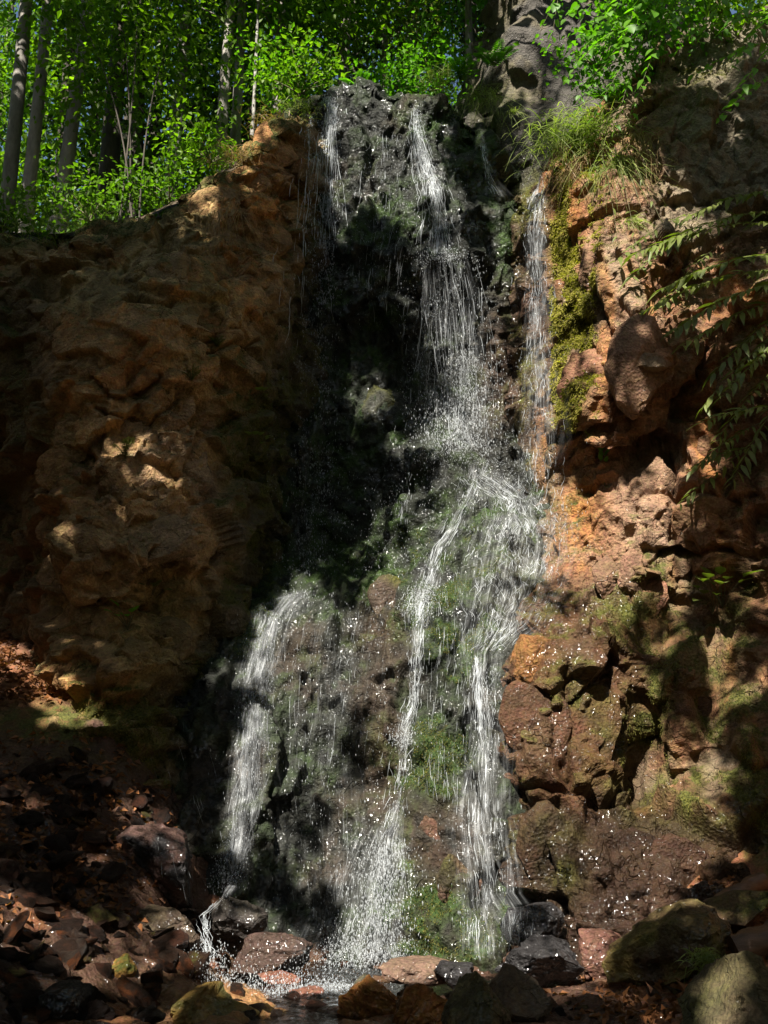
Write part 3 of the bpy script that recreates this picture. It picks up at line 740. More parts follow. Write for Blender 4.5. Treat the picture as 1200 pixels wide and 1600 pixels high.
near = grid_sheet('stream_bed', np.arange(-4.6, 4.4, 0.03), np.arange(4.4, 10.3, 0.03), zG, M['rock'], paintG)
tag(near, 'stony wet stream bed below the falls', 'ground', kind='structure')
gfar = grid_sheet('ground', np.arange(-40, 40, 1.0), np.arange(-40, 5, 1.0), lambda P: np.where(np.abs(P[:, 0]) < 5, gf(P[:, :2]), 0.3 * np.abs(P[:, 0]) + .2) - .05, M['soil'])
tag(gfar, 'forest ground behind the camera', 'ground', kind='structure')

# forest floor above the cliffs, rising away from the edge
TC = np.array([(-60, 370, 10.0), (20, 368, 10.0), (110, 366, 10.0), (200, 355, 10.1), (260, 325, 10.3), (340, 285, 10.5), (410, 230, 10.7), (490, 172, 11.2), (560, 155, 11.4), (640, 175, 11.4), (720, 185, 11.7), (780, 170, 12.2), (900, 100, 12.5), (1050, 90, 10.9), (1200, 30, 10.8)], float)
Pt = at(TC[:, 0], TC[:, 1], TC[:, 2])
Pt = np.concatenate([Pt, [(-8, 12, 8.2), (-4, 14, 8.6), (-8, 20, 10.5), (0, 15, 10.6), (0, 22, 13), (6, 13, 12.5), (7, 20, 15), (-14, 14, 9), (-14, 30, 14), (0, 35, 18), (12, 30, 20), (12, 12, 13)]])
tf = RBF(Pt[:, :2], Pt[:, 2], 0.02)

def top_z(x, y):
    return float(tf(np.array([[x, y]]))[0])

def zT(P):
    return tf(P[:, :2]) + .06 * fbm(P, 1.5, 4, 410)
tp = grid_sheet('forest_floor', np.arange(-14, 12, 0.08), np.concatenate([np.arange(9.95, 14, 0.08), np.arange(14, 36, .5)]), zT, M['soil'])
# drop what would hang in front of the cliff edges
me = tp.data
import bmesh
bm = bmesh.new(); bm.from_mesh(me)
kill = []
for v in bm.verts:
    if v.co.y < 11.6 and abs(v.co.x) < 4.3:
        lim = float(np.interp(v.co.x, [-4.3, -3.2, -1.8, -1.0, 0.8, 1.4, 2.4, 4.3], [9.9, 9.9, 10.1, 11.0, 11.3, 12.0, 12.0, 10.8]))
        if v.co.y < lim: kill.append(v)
bmesh.ops.delete(bm, geom=kill, context='VERTS')
bm.to_mesh(me); bm.free()
tag(tp, 'shaded forest floor above the cliffs', 'ground', kind='structure')

# ------------------------------------------------------------------ stones and boulders
_ico = {}
def ico(sub):
    if sub not in _ico:
        b = bmesh.new(); bmesh.ops.create_icosphere(b, subdivisions=sub, radius=1)
        b.verts.ensure_lookup_table()
        _ico[sub] = (np.array([v.co for v in b.verts]), np.array([[v.index for v in f.verts] for f in b.faces]))
        b.free()
    return _ico[sub]

def rock_shape(seed, sub=4, cuts=11, rough=0.05, flat=0.62):
    cuts = int(cuts * 0.95)
    r = np.random.default_rng(seed)
    V, F = ico(sub); V = V * 1.0
    for _ in range(cuts):
        d = norm(r.normal(size=3)); h = r.uniform(flat, 0.95)
        t = V @ d
        V = V - np.clip(t - h, 0, None)[:, None] * d * 0.985
    n = norm(V)
    off = r.uniform(0, 50)
    V = V + n * (rough * fbm(V + off, 2.2, 5, seed % 97) + rough * 1.1 * blocky(V + off, 2.6, seed % 89, .9, .4)[0])[:, None]
    return V, F

ROCKN = 0
def boulder(name, label, box, depth, col, wet=.9, moss=0.0, seed=None, sub=4, cuts=11, flat=.4, rough=.075, rot=None, thick=None, pts=None, col2=None, group=None, parent=None, cat='boulder', ground=True):
    """box = photo (x0, y0, x1, y1) that the stone fills, depth its world y"""
    global ROCKN
    ROCKN += 1
    seed = seed or 1000 + ROCKN * 13
    V, F = rock_shape(seed, sub, cuts, rough, flat)
    r = np.random.default_rng(seed + 5)
    a = r.uniform(0, 6.28)
    V = V @ np.array([[math.cos(a), -math.sin(a), 0], [math.sin(a), math.cos(a), 0], [0, 0, 1]])
    p0 = at(box[0], box[3], depth); p1 = at(box[2], box[1], depth)
    c = (p0 + p1) / 2; w = (p1[0] - p0[0]) / 2; h = (p1[2] - p0[2]) / 2
    V = V / np.abs(V).max(0)
    t = thick or (w + h) * .55
    V = V * [w, t, h]
    if rot:                       # lean in the picture plane about y
        ca, sa = math.cos(rot), math.sin(rot)
        V = np.stack([V[:, 0] * ca - V[:, 2] * sa, V[:, 1], V[:, 0] * sa + V[:, 2] * ca], 1)
    if pts:                       # pull the crest towards a peak: (x offset -1..1, strength)
        k = np.clip(V[:, 2] / h, 0, 1)
        V[:, 0] = V[:, 0] * (1 - pts[1] * k) + pts[0] * w * pts[1] * k
    W = V + c
    k = fbm(W, 4, 3, seed % 51)
    C = np.tile(col, (len(V), 1))
    if col2 is not None: C = lerp(C, col2, sstep(-.1, .5, k))
    n = norm(V / [w * w, t * t, h * h])
    ms = np.clip(moss * (0.5 + .9 * n[:, 2] + .8 * k), 0, 1)
    me = mesh_np(name, V, F, False, {'Col': C, 'wet': np.full(len(V), wet), 'moss': ms})
    o = link(name, me, M['rock'], parent, c)
    if parent is None: tag(o, label, cat, group)
    return o

OCH = (0.22, 0.13, 0.035); ORA = (0.3, 0.12, 0.03); BLK = (0.028, 0.026, 0.026); BRN = (0.11, 0.06, 0.035); GRY = (0.09, 0.08, 0.065); REDB = (0.17, 0.075, 0.05); TAN = (0.2, 0.15, 0.09)
boulder('boulder', 'ochre wedge-shaped boulder standing in the shallow pool', (235, 1528, 408, 1640), 6.5, OCH, .75, .25, 31, 5, 9, pts=(.55, .55), col2=(0.1, 0.08, 0.03))
boulder('boulder', 'brown pointed boulder with an orange flank, left end of the foreground row', (518, 1502, 650, 1640), 6.6, ORA, .6, .15, 44, 5, 10, pts=(-.5, .4), col2=GRY)
boulder('boulder', 'smooth orange wet boulder low between darker foreground rocks', (575, 1530, 725, 1640), 6.3, (0.27, 0.11, 0.03), .95, 0, 52, 5, 6, col2=(0.16, 0.09, 0.045))
boulder('boulder', 'dark mossy pyramid-shaped boulder at the bottom edge', (660, 1517, 800, 1660), 6.0, (0.06, 0.045, 0.025), .5, .4, 63, 5, 9, pts=(.25, .6), col2=(0.2, 0.13, 0.05))
boulder('boulder', 'broad brown boulder right of the dark pyramid rock', (735, 1500, 858, 1640), 6.4, (0.09, 0.065, 0.045), .35, .15, 71, 5, 10, col2=(0.1, 0.06, 0.04))
boulder('boulder', 'flat reddish rock behind the foreground row at the foot of the falls', (590, 1494, 712, 1545), 7.1, (0.16, 0.1, 0.07), .6, .1, 82, 4, 8)
boulder('boulder', 'small black wet rock wedged behind the foreground row', (678, 1500, 745, 1545), 6.9, BLK, 1, 0, 95, 4, 9)
boulder('boulder', 'black wet upper rock of the pile right of the falls', (772, 1398, 880, 1480), 7.45, BLK, 1, 0, 101, 5, 9)
boulder('boulder', 'black wet lower rock of the pile right of the falls', (765, 1455, 908, 1545), 7.05, BLK, 1, 0, 114, 5, 10)
boulder('boulder', 'rounded pinkish brown rock glistening beside the black wet pile', (880, 1450, 985, 1540), 7.15, (0.13, 0.065, 0.045), .95, 0, 122, 5, 5)
boulder('boulder', 'long slanting slab of brown and olive rock at lower right', (935, 1425, 1140, 1545), 6.75, (0.09, 0.055, 0.03), .85, .3, 137, 5, 10, rot=.42, thick=.35, col2=(0.17, 0.12, 0.04))
boulder('boulder', 'big dull brown boulder in the lower right corner', (1040, 1488, 1290, 1690), 5.4, (0.1, 0.075, 0.04), .1, .35, 149, 5, 9, pts=(-.1, .3), col2=(0.08, 0.065, 0.035))
boulder('boulder', 'wet leaning rock with a splash line running down its right edge', (160, 1290, 345, 1420), 7.75, (0.085, 0.05, 0.04), .95, 0, 155, 5, 9, rot=-.35, col2=BLK)
boulder('boulder', 'dark wet rock left of the lowest small cascade', (175, 1410, 322, 1530), 7.35, (0.06, 0.04, 0.03), .95, .1, 166, 5, 9)
boulder('boulder', 'flat wet ledge rock under the left fall', (325, 1395, 420, 1470), 7.9, (0.05, 0.042, 0.038), 1, .1, 177, 4, 9)
boulder('boulder', 'low wet rock right of the lowest small cascade', (345, 1455, 490, 1530), 7.65, (0.07, 0.045, 0.035), 1, 0, 188, 4, 9)
boulder('boulder', 'round black rock in the dark scree at the bottom left', (60, 1515, 150, 1600), 5.9, BLK, 1, .1, 193, 4, 9)
boulder('boulder', 'orange and green stone in the dark scree left of the pool', (160, 1490, 215, 1540), 6.6, ORA, .9, .6, 203, 4, 9)
boulder('boulder', 'mossy green stone at the left edge of the scree', (-25, 1425, 35, 1470), 6.6, BRN, .5, 1.2, 214, 4, 9)
boulder('boulder', 'mossy stone topped with dead leaves on the right bank', (1075, 1395, 1215, 1470), 7.0, BRN, .3, .5, 225, 4, 9, rot=.35, thick=.25)
for i, (b, d, c) in enumerate([((440, 1540, 525, 1580), 7.2, REDB), ((470, 1570, 560, 1605), 6.7, BRN), ((395, 1512, 470, 1548), 7.5, REDB), ((250, 1515, 330, 1550), 7.3, BRN), ((310, 1500, 360, 1535), 7.6, REDB)]):
    boulder('boulder', ['low reddish stone at the far side of the pool, right end', 'brown stone at the pool edge beside the foreground row', 'reddish stone in the splash below the left fall', 'brown flat stone at the left end of the pool', 'small red stone under the lowest small cascade'][i], b, d, c, .95, 0, 300 + i * 9, 4, 9)

# stones set into the cliffs
def cliff_stone(cliff, boxes):
    for (x0, y0, x1, y1, push, col, wet, moss, seed) in boxes:
        h = hit((x0 + x1) / 2, (y0 + y1) / 2)
        sf = SURF[cliff]
        near_ = (np.abs(sf['px'] - (x0 + x1) / 2) < 40) & (np.abs(sf['py'] - (y0 + y1) / 2) < 40)
        cc = sf['col'][near_].mean(0) if near_.any() else np.array(col)
        w_ = (x1 - x0) / 800 * TANV * h[1] / 2
        boulder('stone', None, (x0 - 8, y0 - 8, x1 + 8, y1 + 8), h[1] + .28 * w_ + push, tuple(cc * .55 + np.array(col) * .45), wet, moss, seed, 4, 9, flat=.3, rough=.07, parent=sf['obj'], thick=w_ * .62, col2=tuple(cc * .8))
PNK = (0.27, 0.165, 0.1)
cliff_stone('right_cliff', [(805, 985, 880, 1075, .02, (0.3, 0.14, 0.04), .85, 0, 411), (785, 1060, 885, 1215, .05, (0.09, 0.04, 0.022), .9, 0, 425), (885, 1075, 985, 1235, .05, (0.1, 0.042, 0.024), .9, .4, 431), (815, 1255, 900, 1400, .1, (0.07, 0.036, 0.02), .9, .15, 447),
    (955, 505, 1085, 645, .05, (0.27, 0.16, 0.1), .1, 0, 452), (880, 520, 960, 650, .05, (0.28, 0.14, 0.09), .1, .1, 465), (945, 625, 985, 660, .02, (0.28, 0.17, 0.08), .1, 0, 477), (960, 685, 1010, 745, .04, PNK, .1, 0, 481), (1005, 720, 1045, 790, .04, PNK, .1, 0, 492), (1000, 790, 1060, 850, .03, PNK, .1, 0, 503),
    (900, 380, 960, 470, .05, (0.3, 0.15, 0.1), .1, 0, 515), (940, 290, 1010, 380, .06, (0.27, 0.14, 0.1), .1, 0, 523), (1010, 310, 1100, 400, .08, (0.2, 0.14, 0.09), .1, 0, 533), (1060, 780, 1190, 860, .06, (0.25, 0.16, 0.1), .1, .1, 547), (1075, 690, 1150, 770, .06, (0.22, 0.13, 0.08), .1, 0, 551), (1130, 560, 1210, 660, .06, (0.2, 0.14, 0.09), .1, .2, 563),
    (935, 870, 975, 930, .03, (0.2, 0.11, 0.07), .3, .1, 571), (975, 865, 1010, 935, .03, (0.22, 0.11, 0.07), .3, 0, 583), (1010, 900, 1040, 960, .03, (0.24, 0.1, 0.06), .3, 0, 593), (930, 1290, 1040, 1400, .12, (0.05, 0.028, 0.018), 1, 0, 601), (1020, 1310, 1100, 1400, .1, (0.055, 0.028, 0.018), 1, 0, 613), (1040, 1000, 1095, 1110, .05, (0.2, 0.12, 0.06), .2, 1.0, 622)])
cliff_stone('left_cliff', [(60, 705, 130, 775, .06, (0.32, 0.18, 0.06), .05, 0, 651), (85, 660, 145, 715, .03, (0.27, 0.17, 0.08), .05, 0, 662), (60, 870, 120, 940, .04, (0.26, 0.16, 0.08), .05, 0, 673), (50, 930, 130, 1010, .04, (0.25, 0.15, 0.07), .05, 0, 684), (80, 1000, 145, 1080, .04, (0.3, 0.15, 0.06), .05, 0, 693), (200, 810, 310, 890, .05, (0.25, 0.17, 0.1), .05, 0, 705),
    (100, 820, 175, 890, .04, (0.28, 0.18, 0.1), .05, 0, 711), (160, 870, 215, 915, .03, (0.3, 0.2, 0.13), .05, 0, 722), (120, 930, 200, 1000, .05, (0.2, 0.13, 0.06), .05, .1, 733), (170, 650, 240, 720, .05, (0.27, 0.19, 0.12), .05, 0, 744), (230, 400, 320, 470, .06, (0.22, 0.16, 0.09), .05, .05, 755), (300, 300, 390, 360, .06, (0.25, 0.17, 0.09), .05, .1, 766), (150, 1000, 230, 1060, .05, (0.16, 0.1, 0.05), .1, .2, 777),
    (230, 970, 300, 1040, .06, (0.14, 0.09, 0.05), .2, .3, 788), (240, 690, 330, 770, .07, (0.24, 0.17, 0.11), .05, 0, 799), (380, 330, 450, 400, .05, (0.22, 0.15, 0.07), .05, 0, 804), (350, 270, 420, 320, .05, (0.28, 0.16, 0.08), .05, .1, 813), (120, 380, 200, 430, .05, (0.28, 0.18, 0.09), .05, 0, 905), (40, 420, 110, 480, .05, (0.22, 0.15, 0.08), .05, .1, 916), (260, 500, 330, 545, .05, (0.3, 0.2, 0.1), .05, 0, 927), (335, 560, 410, 620, .05, (0.24, 0.18, 0.09), .05, .1, 938), (120, 610, 190, 655, .04, (0.3, 0.19, 0.09), .05, 0, 949), (300, 760, 370, 830, .06, (0.25, 0.18, 0.11), .1, .1, 952), (60, 790, 110, 850, .04, (0.3, 0.17, 0.08), .05, 0, 963), (250, 900, 330, 960, .06, (0.16, 0.11, 0.06), .15, .2, 974), (420, 380, 470, 450, .04, (0.2, 0.13, 0.06), .2, 0, 985), (240, 600, 300, 660, .04, (0.32, 0.22, 0.13), .05, 0, 996), (400, 200, 460, 260, .05, (0.36, 0.18, 0.07), .05, 0, 1003)])
cliff_stone('waterfall_cliff', [(560, 600, 640, 680, .05, (0.05, 0.05, 0.035), 1, .6, 821), (490, 480, 545, 530, .04, (0.06, 0.06, 0.06), 1, .3, 832), (640, 715, 700, 790, .06, (0.05, 0.045, 0.04), 1, .1, 843), (575, 905, 640, 1000, .05, (0.1, 0.07, 0.05), 1, .4, 854), (635, 1270, 705, 1370, .05, (0.17, 0.08, 0.05), .9, .1, 865), (690, 1340, 745, 1420, .05, (0.16, 0.09, 0.06), .9, .2, 876), (400, 1340, 480, 1430, .05, (0.05, 0.045, 0.04), 1, .3, 887), (460, 1430, 550, 1510, .05, (0.06, 0.045, 0.04), 1, 0, 898)])

# loose scree: shared shapes
protos = []
for i in range(10):
    V, F = rock_shape(2000 + i * 17, 4, 13, .05, .3)
    V = V / np.abs(V).max(0) * [1, .7, [.3, .5, .65][i % 3]]
    k = fbm(V + i * 9, 2.5, 3, i)
    C = lerp(np.tile([0.025, 0.017, 0.013], (len(V), 1)), [(0.085, 0.036, 0.015), (0.035, 0.03, 0.026), (0.055, 0.028, 0.02)][i % 3], sstep(0, .6, k))
    me = mesh_np('scree_stone', V, F, False, {'Col': C, 'wet': np.full(len(V), .75), 'moss': np.clip((.4 * norm(V)[:, 2] + k) * (i % 5 == 0), 0, 1)})
    me.materials.append(M['stone']); protos.append(me)

def scatter_stone(label, group, n, pick, smin, smax, cat='stone', name='stone'):
    for i in range(n):
        px, py = pick(i)
        p = ground_hit(px, py)
        s = smin + (smax - smin) * random.random() ** 1.8
        o = link(name, protos[random.randrange(10)], None, None, (p[0], p[1], p[2] + s * .22))
        o.scale = (s, s * random.uniform(.7, 1.1), s * random.uniform(.7, 1.1))
        o.rotation_euler = (random.uniform(-.7, .7), random.uniform(-.7, .7), random.uniform(0, 6.28))
        tag(o, label, cat, group)

for (x0, x1, y0, y1, n, smax, lab, grp) in [
    (-10, 150, 1180, 1290, 26, .16, 'dark stone in the upper left scree just below the mossy mound', 'stones below the mossy mound'),
    (150, 270, 1230, 1320, 16, .14, 'dark wet stone in the scree beside the foot of the left cliff', 'stones at the foot of the left cliff'),
    (-10, 170, 1300, 1420, 40, .2, 'wet stone at mid height of the scree by the left edge', 'stones half way down the left scree'),
    (-10, 130, 1430, 1520, 26, .2, 'wet stone low in the scree by the left edge', 'stones low in the left scree'),
    (130, 310, 1430, 1530, 26, .18, 'wet stone in the scree between the left edge and the lowest cascade', 'stones beside the lowest cascade'),
    (-10, 260, 1530, 1605, 30, .2, 'wet stone along the bottom edge left of the pool boulder', 'stones along the bottom left edge')]:
    scatter_stone(lab, grp, n, lambda i: (random.uniform(x0, x1), random.uniform(y0, y1)), .05, smax)
scatter_stone('wet pebble or cobble in the shallow stream at the foot of the falls', 'cobbles in the stream below the falls', 45, lambda i: (random.uniform(300, 620), random.uniform(1490, 1600)), .03, .12)
scatter_stone('small stone among dead leaves on the lower right bank', 'small stones on the right bank', 50, lambda i: (random.uniform(840, 1190), random.uniform(1500, 1600)) if i % 3 else (random.uniform(1040, 1200), random.uniform(1380, 1500)), .025, .09)
scatter_stone('wet cobble between the foreground boulders at bottom centre', 'cobbles between the foreground boulders', 22, lambda i: (random.uniform(540, 880), random.uniform(1500, 1600)), .04, .12)

# pool
xs = np.arange(-2.4, 1.3, 0.03); ys = np.arange(5.2, 8.4, 0.03)
POOLZ = float(at(430, 1562, 7.1)[2]) + .03
mw, nn, ll, bb = new_mat('stream_water')
bb.inputs['Base Color'].default_value = (0.9, 0.85, 0.75, 1); bb.inputs['Roughness'].default_value = 0.04
bb.inputs['Transmission Weight'].default_value = 1.0; bb.inputs['IOR'].default_value = 1.33
tcx = N_(nn, 'ShaderNodeNewGeometry'); wv = N_(nn, 'ShaderNodeTexNoise', i_Scale=14.0, i_Detail=4.0); ll.new(tcx.outputs['Position'], wv.inputs['Vector'])
wb = N_(nn, 'ShaderNodeBump', i_Strength=.6, i_Distance=.03); ll.new(wv.outputs[0], wb.inputs['Height']); ll.new(wb.outputs[0], bb.inputs['Normal'])
pool = grid_sheet('pool_water', xs, ys, lambda P: POOLZ + .012 * fbm(P, 5, 3, 500), mw)
tag(pool, 'shallow stream pool at the foot of the falls', 'water', kind='structure')

# ------------------------------------------------------------------ water
for o in [o for o in S.objects if o.name.startswith('boulder') and o.parent is None and o.location.y > 7.3]:
    V = np.array([v.co for v in o.data.vertices]) + np.array(o.location)
    i = ((V[:, 0] - GX0) / GR).astype(int); j = ((V[:, 2] - GZ0) / GR).astype(int)
    ok = (i >= 0) & (j >= 0) & (i < GN[0]) & (j < GN[1])
    np.minimum.at(FR, (i[ok], j[ok]), V[ok, 1])

def guide(pts):
    g = np.array(pts, float)
    P = np.array([hit(a, b) for a, b, _ in g])
    # in free-falling stretches the hit point lies further back; keep the pixel line with smooth depth
    w = g[:, 2] / 800 * TANV * P[:, 1]
    return P, w

def strands(G, pts, n, r0, step=.022, gap=.35, seed=0, cling=.0035, wig=.012, seg=None, f=5.0):
    r = np.random.default_rng(seed)
    P, w = guide(pts)
    z1, z0 = P[0, 2], P[-1, 2]
    order = np.argsort(P[:, 2])
    for q in range(n):
        if seg: 
            a = r.uniform(z0, z1); b = a - r.uniform(*seg)
        else:
            a = z1 - r.random() * .25 * (z1 - z0) * (r.random() < .6); b = z0 + r.random() ** 2 * .5 * (z1 - z0)
        z = np.arange(a, max(b, z0), -step)
        if len(z) < 3: continue
        off = r.normal(0, .42); slope = r.normal(0, .07)
        gx = np.interp(z, P[order, 2], P[order, 0]); gw = np.interp(z, P[order, 2], w[order])
        Pn = np.stack([z * 0 + q * 7.7 + seed, z * 0 + 3.3, z], 1)
        x = gx + off * gw + slope * (z - a) + wig * vnoise(Pn, 3.5, 5) * 2 + wig * .8 * vnoise(Pn, 13, 6)
        ys = front(x, z) - .008
        y = ys.copy()
        for k in range(1, len(z)): y[k] = min(ys[k], y[k - 1] + cling)
        nz = vnoise(Pn, f, 9) * .6 + vnoise(Pn, f * 3.1, 10) * .7
        rad = r0 * r.uniform(.45, 1.4) * np.clip(nz + 1 - gap * 2, 0, 1.6)
        rad[0] = rad[-1] = 0
        on = (rad > r0 * .12) & (np.abs(np.gradient(y)) < .035)
        k = 0
        while k < len(z):
            if on[k]:
                e = k
                while e < len(z) and on[e]: e += 1
                if e - k >= 3:
                    rr = rad[k:e].copy(); rr[0] *= .2; rr[-1] *= .3
                    G.tube(np.stack([x[k:e], y[k:e], z[k:e]], 1), rr, 3)
                k = e
            else: k += 1

OCT_V = np.array([(0, 0, 1.), (1, 0, 0), (-.5, .87, 0), (-.5, -.87, 0), (0, 0, -1.3)])
OCT_F = np.array([(0, 1, 2), (0, 2, 3), (0, 3, 1), (4, 2, 1), (4, 3, 2), (4, 1, 3)])
def drops(G, pts, n, size=(.0022, .0055), stretch=(1.2, 3.5), spread=.45, lift=.12, seed=0, jitter=.02, clump=0.0):
    r = np.random.default_rng(seed)
    P, w = guide(pts)
    o = np.argsort(P[:, 2])
    # density follows length along the guide
    seglen = np.abs(np.diff(P[:, 2])) + .02
    k = r.choice(len(seglen), n, p=seglen / seglen.sum()); t = r.random(n)
    B = P[k] * (1 - t)[:, None] + P[k + 1] * t[:, None]
    W = w[k] * (1 - t) + w[k + 1] * t
    x = B[:, 0] + r.normal(0, spread, n) * W
    z = B[:, 2] + r.normal(0, jitter, n)
    y = front(x, z) - .008 - lift * r.random(n) ** 2
    C = np.stack([x, y, z], 1)
    if clump > 0:
        keep = fbm(C * np.array([1, 1, .5]), 9, 2, seed + 3) > r.uniform(-clump, clump, n) * .8
        C = C[keep]
    m = len(C)
    s = size[0] + (size[1] - size[0]) * r.random(m) ** 2.5
    st = r.uniform(*stretch, m)
    V = OCT_V[None] * np.stack([s, s, s * st], 1)[:, None] + C[:, None]
    F = OCT_F[None] + (np.arange(m) * 5)[:, None, None]
    G.add(V.reshape(-1, 3), F.reshape(-1, 3))

def free_strands(G, pts, n, r0, width, seed):
    r = np.random.default_rng(seed)
    P = np.array([at(*p) for p in pts])
    u = np.linspace(0, 1, len(P))
    for q in range(n):
        a = r.uniform(0, .8); b = min(1, a + r.uniform(.1, .4))
        t = np.linspace(a, b, 9)
        c = np.stack([np.interp(t, u, P[:, k]) for k in range(3)], 1)
        c[:, 0] += r.normal(0, .5) * np.interp(t, u, width) + .006 * r.normal(0, 1, 9)
        c[:, 1] -= r.uniform(0, .05)
        G.tube(c, r0 * r.uniform(.4, 1.3) * np.array([.1, .6, 1, .8, 1, .7, 1, .5, .1]), 3)

def free_drops(G, pts, n, size, width, seed):
    r = np.random.default_rng(seed)
    P = np.array([at(*p) for p in pts]); u = np.linspace(0, 1, len(P)); t = r.random(n)
    C = np.stack([np.interp(t, u, P[:, k]) for k in range(3)], 1)
    C += r.normal(0, 1, (n, 3)) * np.interp(t, u, width)[:, None] * [1, .6, .5]
    C[:, 2] = np.maximum(C[:, 2], POOLZ + .005)
    sz = size[0] + (size[1] - size[0]) * r.random(n) ** 2.5
    V = OCT_V[None] * np.stack([sz, sz, sz * r.uniform(.8, 1.8, n)], 1)[:, None] + C[:, None]
    G.add(V.reshape(-1, 3), (OCT_F[None] + (np.arange(n) * 5)[:, None, None]).reshape(-1, 3))

def sheet(pts, layers=2, step=.03, cling=.004, off=.015, wid=1.25, seed=0, tail=.12):
    """thin moving water: a film draped over the rock, following the guide"""
    P, w = guide(pts)
    o = np.argsort(P[:, 2])
    z = np.arange(P[0, 2], P[-1, 2], -step)
    gx = np.interp(z, P[o, 2], P[o, 0]); gw = np.interp(z, P[o, 2], w[o]) * wid
    Vs, Fs, A, n0 = [], [], {'su': [], 'sv': [], 'fade': []}, 0
    for q in range(layers):
        nc = int(np.clip(gw.max() * 2 / .02, 8, 40))
        u = np.linspace(-1, 1, nc)
        X = gx[:, None] + u[None] * gw[:, None] + .02 * vnoise(np.stack([z * 2 + seed, z * 0 + q * 5.0, z * 0], 1), 1.0, 3)[:, None]
        Z = np.repeat(z[:, None], nc, 1) 
        Y = front(X.ravel(), Z.ravel()).reshape(X.shape) - off * (1 + q)
        for k in range(1, len(z)): Y[k] = np.minimum(Y[k], Y[k - 1] + cling)
        for _ in range(2):
            Yp = np.pad(Y, ((0, 0), (1, 1)), mode='edge'); Y = np.minimum(Y, (Yp[:, :-2] + Yp[:, 2:] + Y) / 3)
        t = np.linspace(0, 1, len(z))[:, None]
        fade = (1 - np.abs(u)[None] ** 1.6) * np.clip(t / .04, 0, 1) * np.clip((1 - t) / tail, 0, 1)
        Vs.append(np.stack([X, Y, Z], -1).reshape(-1, 3))
        A['su'].append((u[None] * gw.mean() + 0 * t + q * 3.7 + seed).ravel()); A['sv'].append((Z + q * 9.1).ravel()); A['fade'].append(fade.ravel())
        a = np.arange(len(z) * nc).reshape(len(z), nc) + n0
        Fs.append(np.stack([a[:-1, :-1].ravel(), a[1:, :-1].ravel(), a[1:, 1:].ravel(), a[:-1, 1:].ravel()], 1)); n0 += len(z) * nc
    return mesh_np('water_sheet', np.concatenate(Vs), np.concatenate(Fs), True, {k: np.concatenate(v) for k, v in A.items()})

def cascade(name, label, build, sheets=(), cat='waterfall'):
    root = None
    for part, fn, mat in build:
        G = Geo(); fn(G)
        me = G.mesh(part)
        if root is None:
            root = link(name, me, M[mat]); tag(root, label, cat)
            root['kind'] = 'structure'
        else:
            o = link(part, me, M[mat], root); o['kind'] = 'stuff'
    for k, (gd, mat, kw) in enumerate(sheets):
        link('water_sheet', sheet(gd, seed=k * 1.3 + len(label), **kw), M[mat], root)
    return root

A_ = [(515, 150, 22), (512, 220, 26), (508, 300, 28), (505, 400, 30), (500, 520, 40), (490, 680, 48), (475, 850, 50), (470, 925, 45)]
A2 = [(487, 185, 5), (485, 300, 6), (484, 420, 8), (470, 620, 20)]
cascade('waterfall', 'thin broken fall dropping from the left end of the cliff lip',
  [('stream', lambda G: (strands(G, A_[:4], 150, .0036, seed=1, gap=.3, seg=(.06, .35)), strands(G, [(518, 150, 9), (515, 210, 11), (510, 300, 14), (505, 380, 16)], 26, .0034, seed=101, gap=.22, wig=.01), strands(G, A2, 6, .005, seed=2)), 'water'),
   ('falling_drops', lambda G: (drops(G, A_, 4200, (.0025, .0065), seed=3, clump=.5, spread=.5), drops(G, A_[:5], 1500, (.003, .007), seed=4, clump=.4, spread=.4), drops(G, A2, 350, seed=5)), 'film')], [([(518, 148, 12), (514, 220, 15), (510, 300, 18), (505, 420, 24)], 'silk', dict(wid=1.1, layers=1)), ([(488, 183, 4), (486, 300, 5), (484, 380, 6)], 'silk', dict(wid=1.5)), ([(505, 400, 30), (492, 600, 40), (480, 800, 45), (470, 915, 40)], 'silk_faint', dict(wid=1.3))])
B_ = [(648, 168, 10), (655, 220, 16), (675, 280, 20), (685, 340, 22), (688, 400, 34)]
B2 = [(700, 405, 60), (705, 480, 66), (710, 560, 68), (715, 640, 70), (718, 705, 72)]
cascade('waterfall', 'bright upper fall from the middle of the lip breaking on a ledge',
  [('stream', lambda G: (strands(G, B_, 300, .0028, seed=11, gap=.3, seg=(.05, .35), wig=.015), strands(G, B_, 22, .003, seed=102, gap=.25, wig=.012), strands(G, [(672, 270, 5), (680, 340, 6), (680, 400, 10)], 60, .0045, seed=12, gap=.2, seg=(.05, .25))), 'water'),
   ('falling_drops', lambda G: (drops(G, B_, 1500, seed=13, clump=.6), drops(G, [(690, 398, 45), (695, 412, 60)], 700, seed=14, jitter=.03, stretch=(.8, 1.5))), 'film')], [([(648, 165, 10), (656, 220, 15), (675, 280, 17), (684, 340, 18), (690, 402, 30)], 'silk', dict(wid=1.2, layers=1)), ([(665, 245, 5), (678, 300, 6), (682, 350, 7), (686, 400, 14)], 'silk_strong', dict(wid=1.3))])
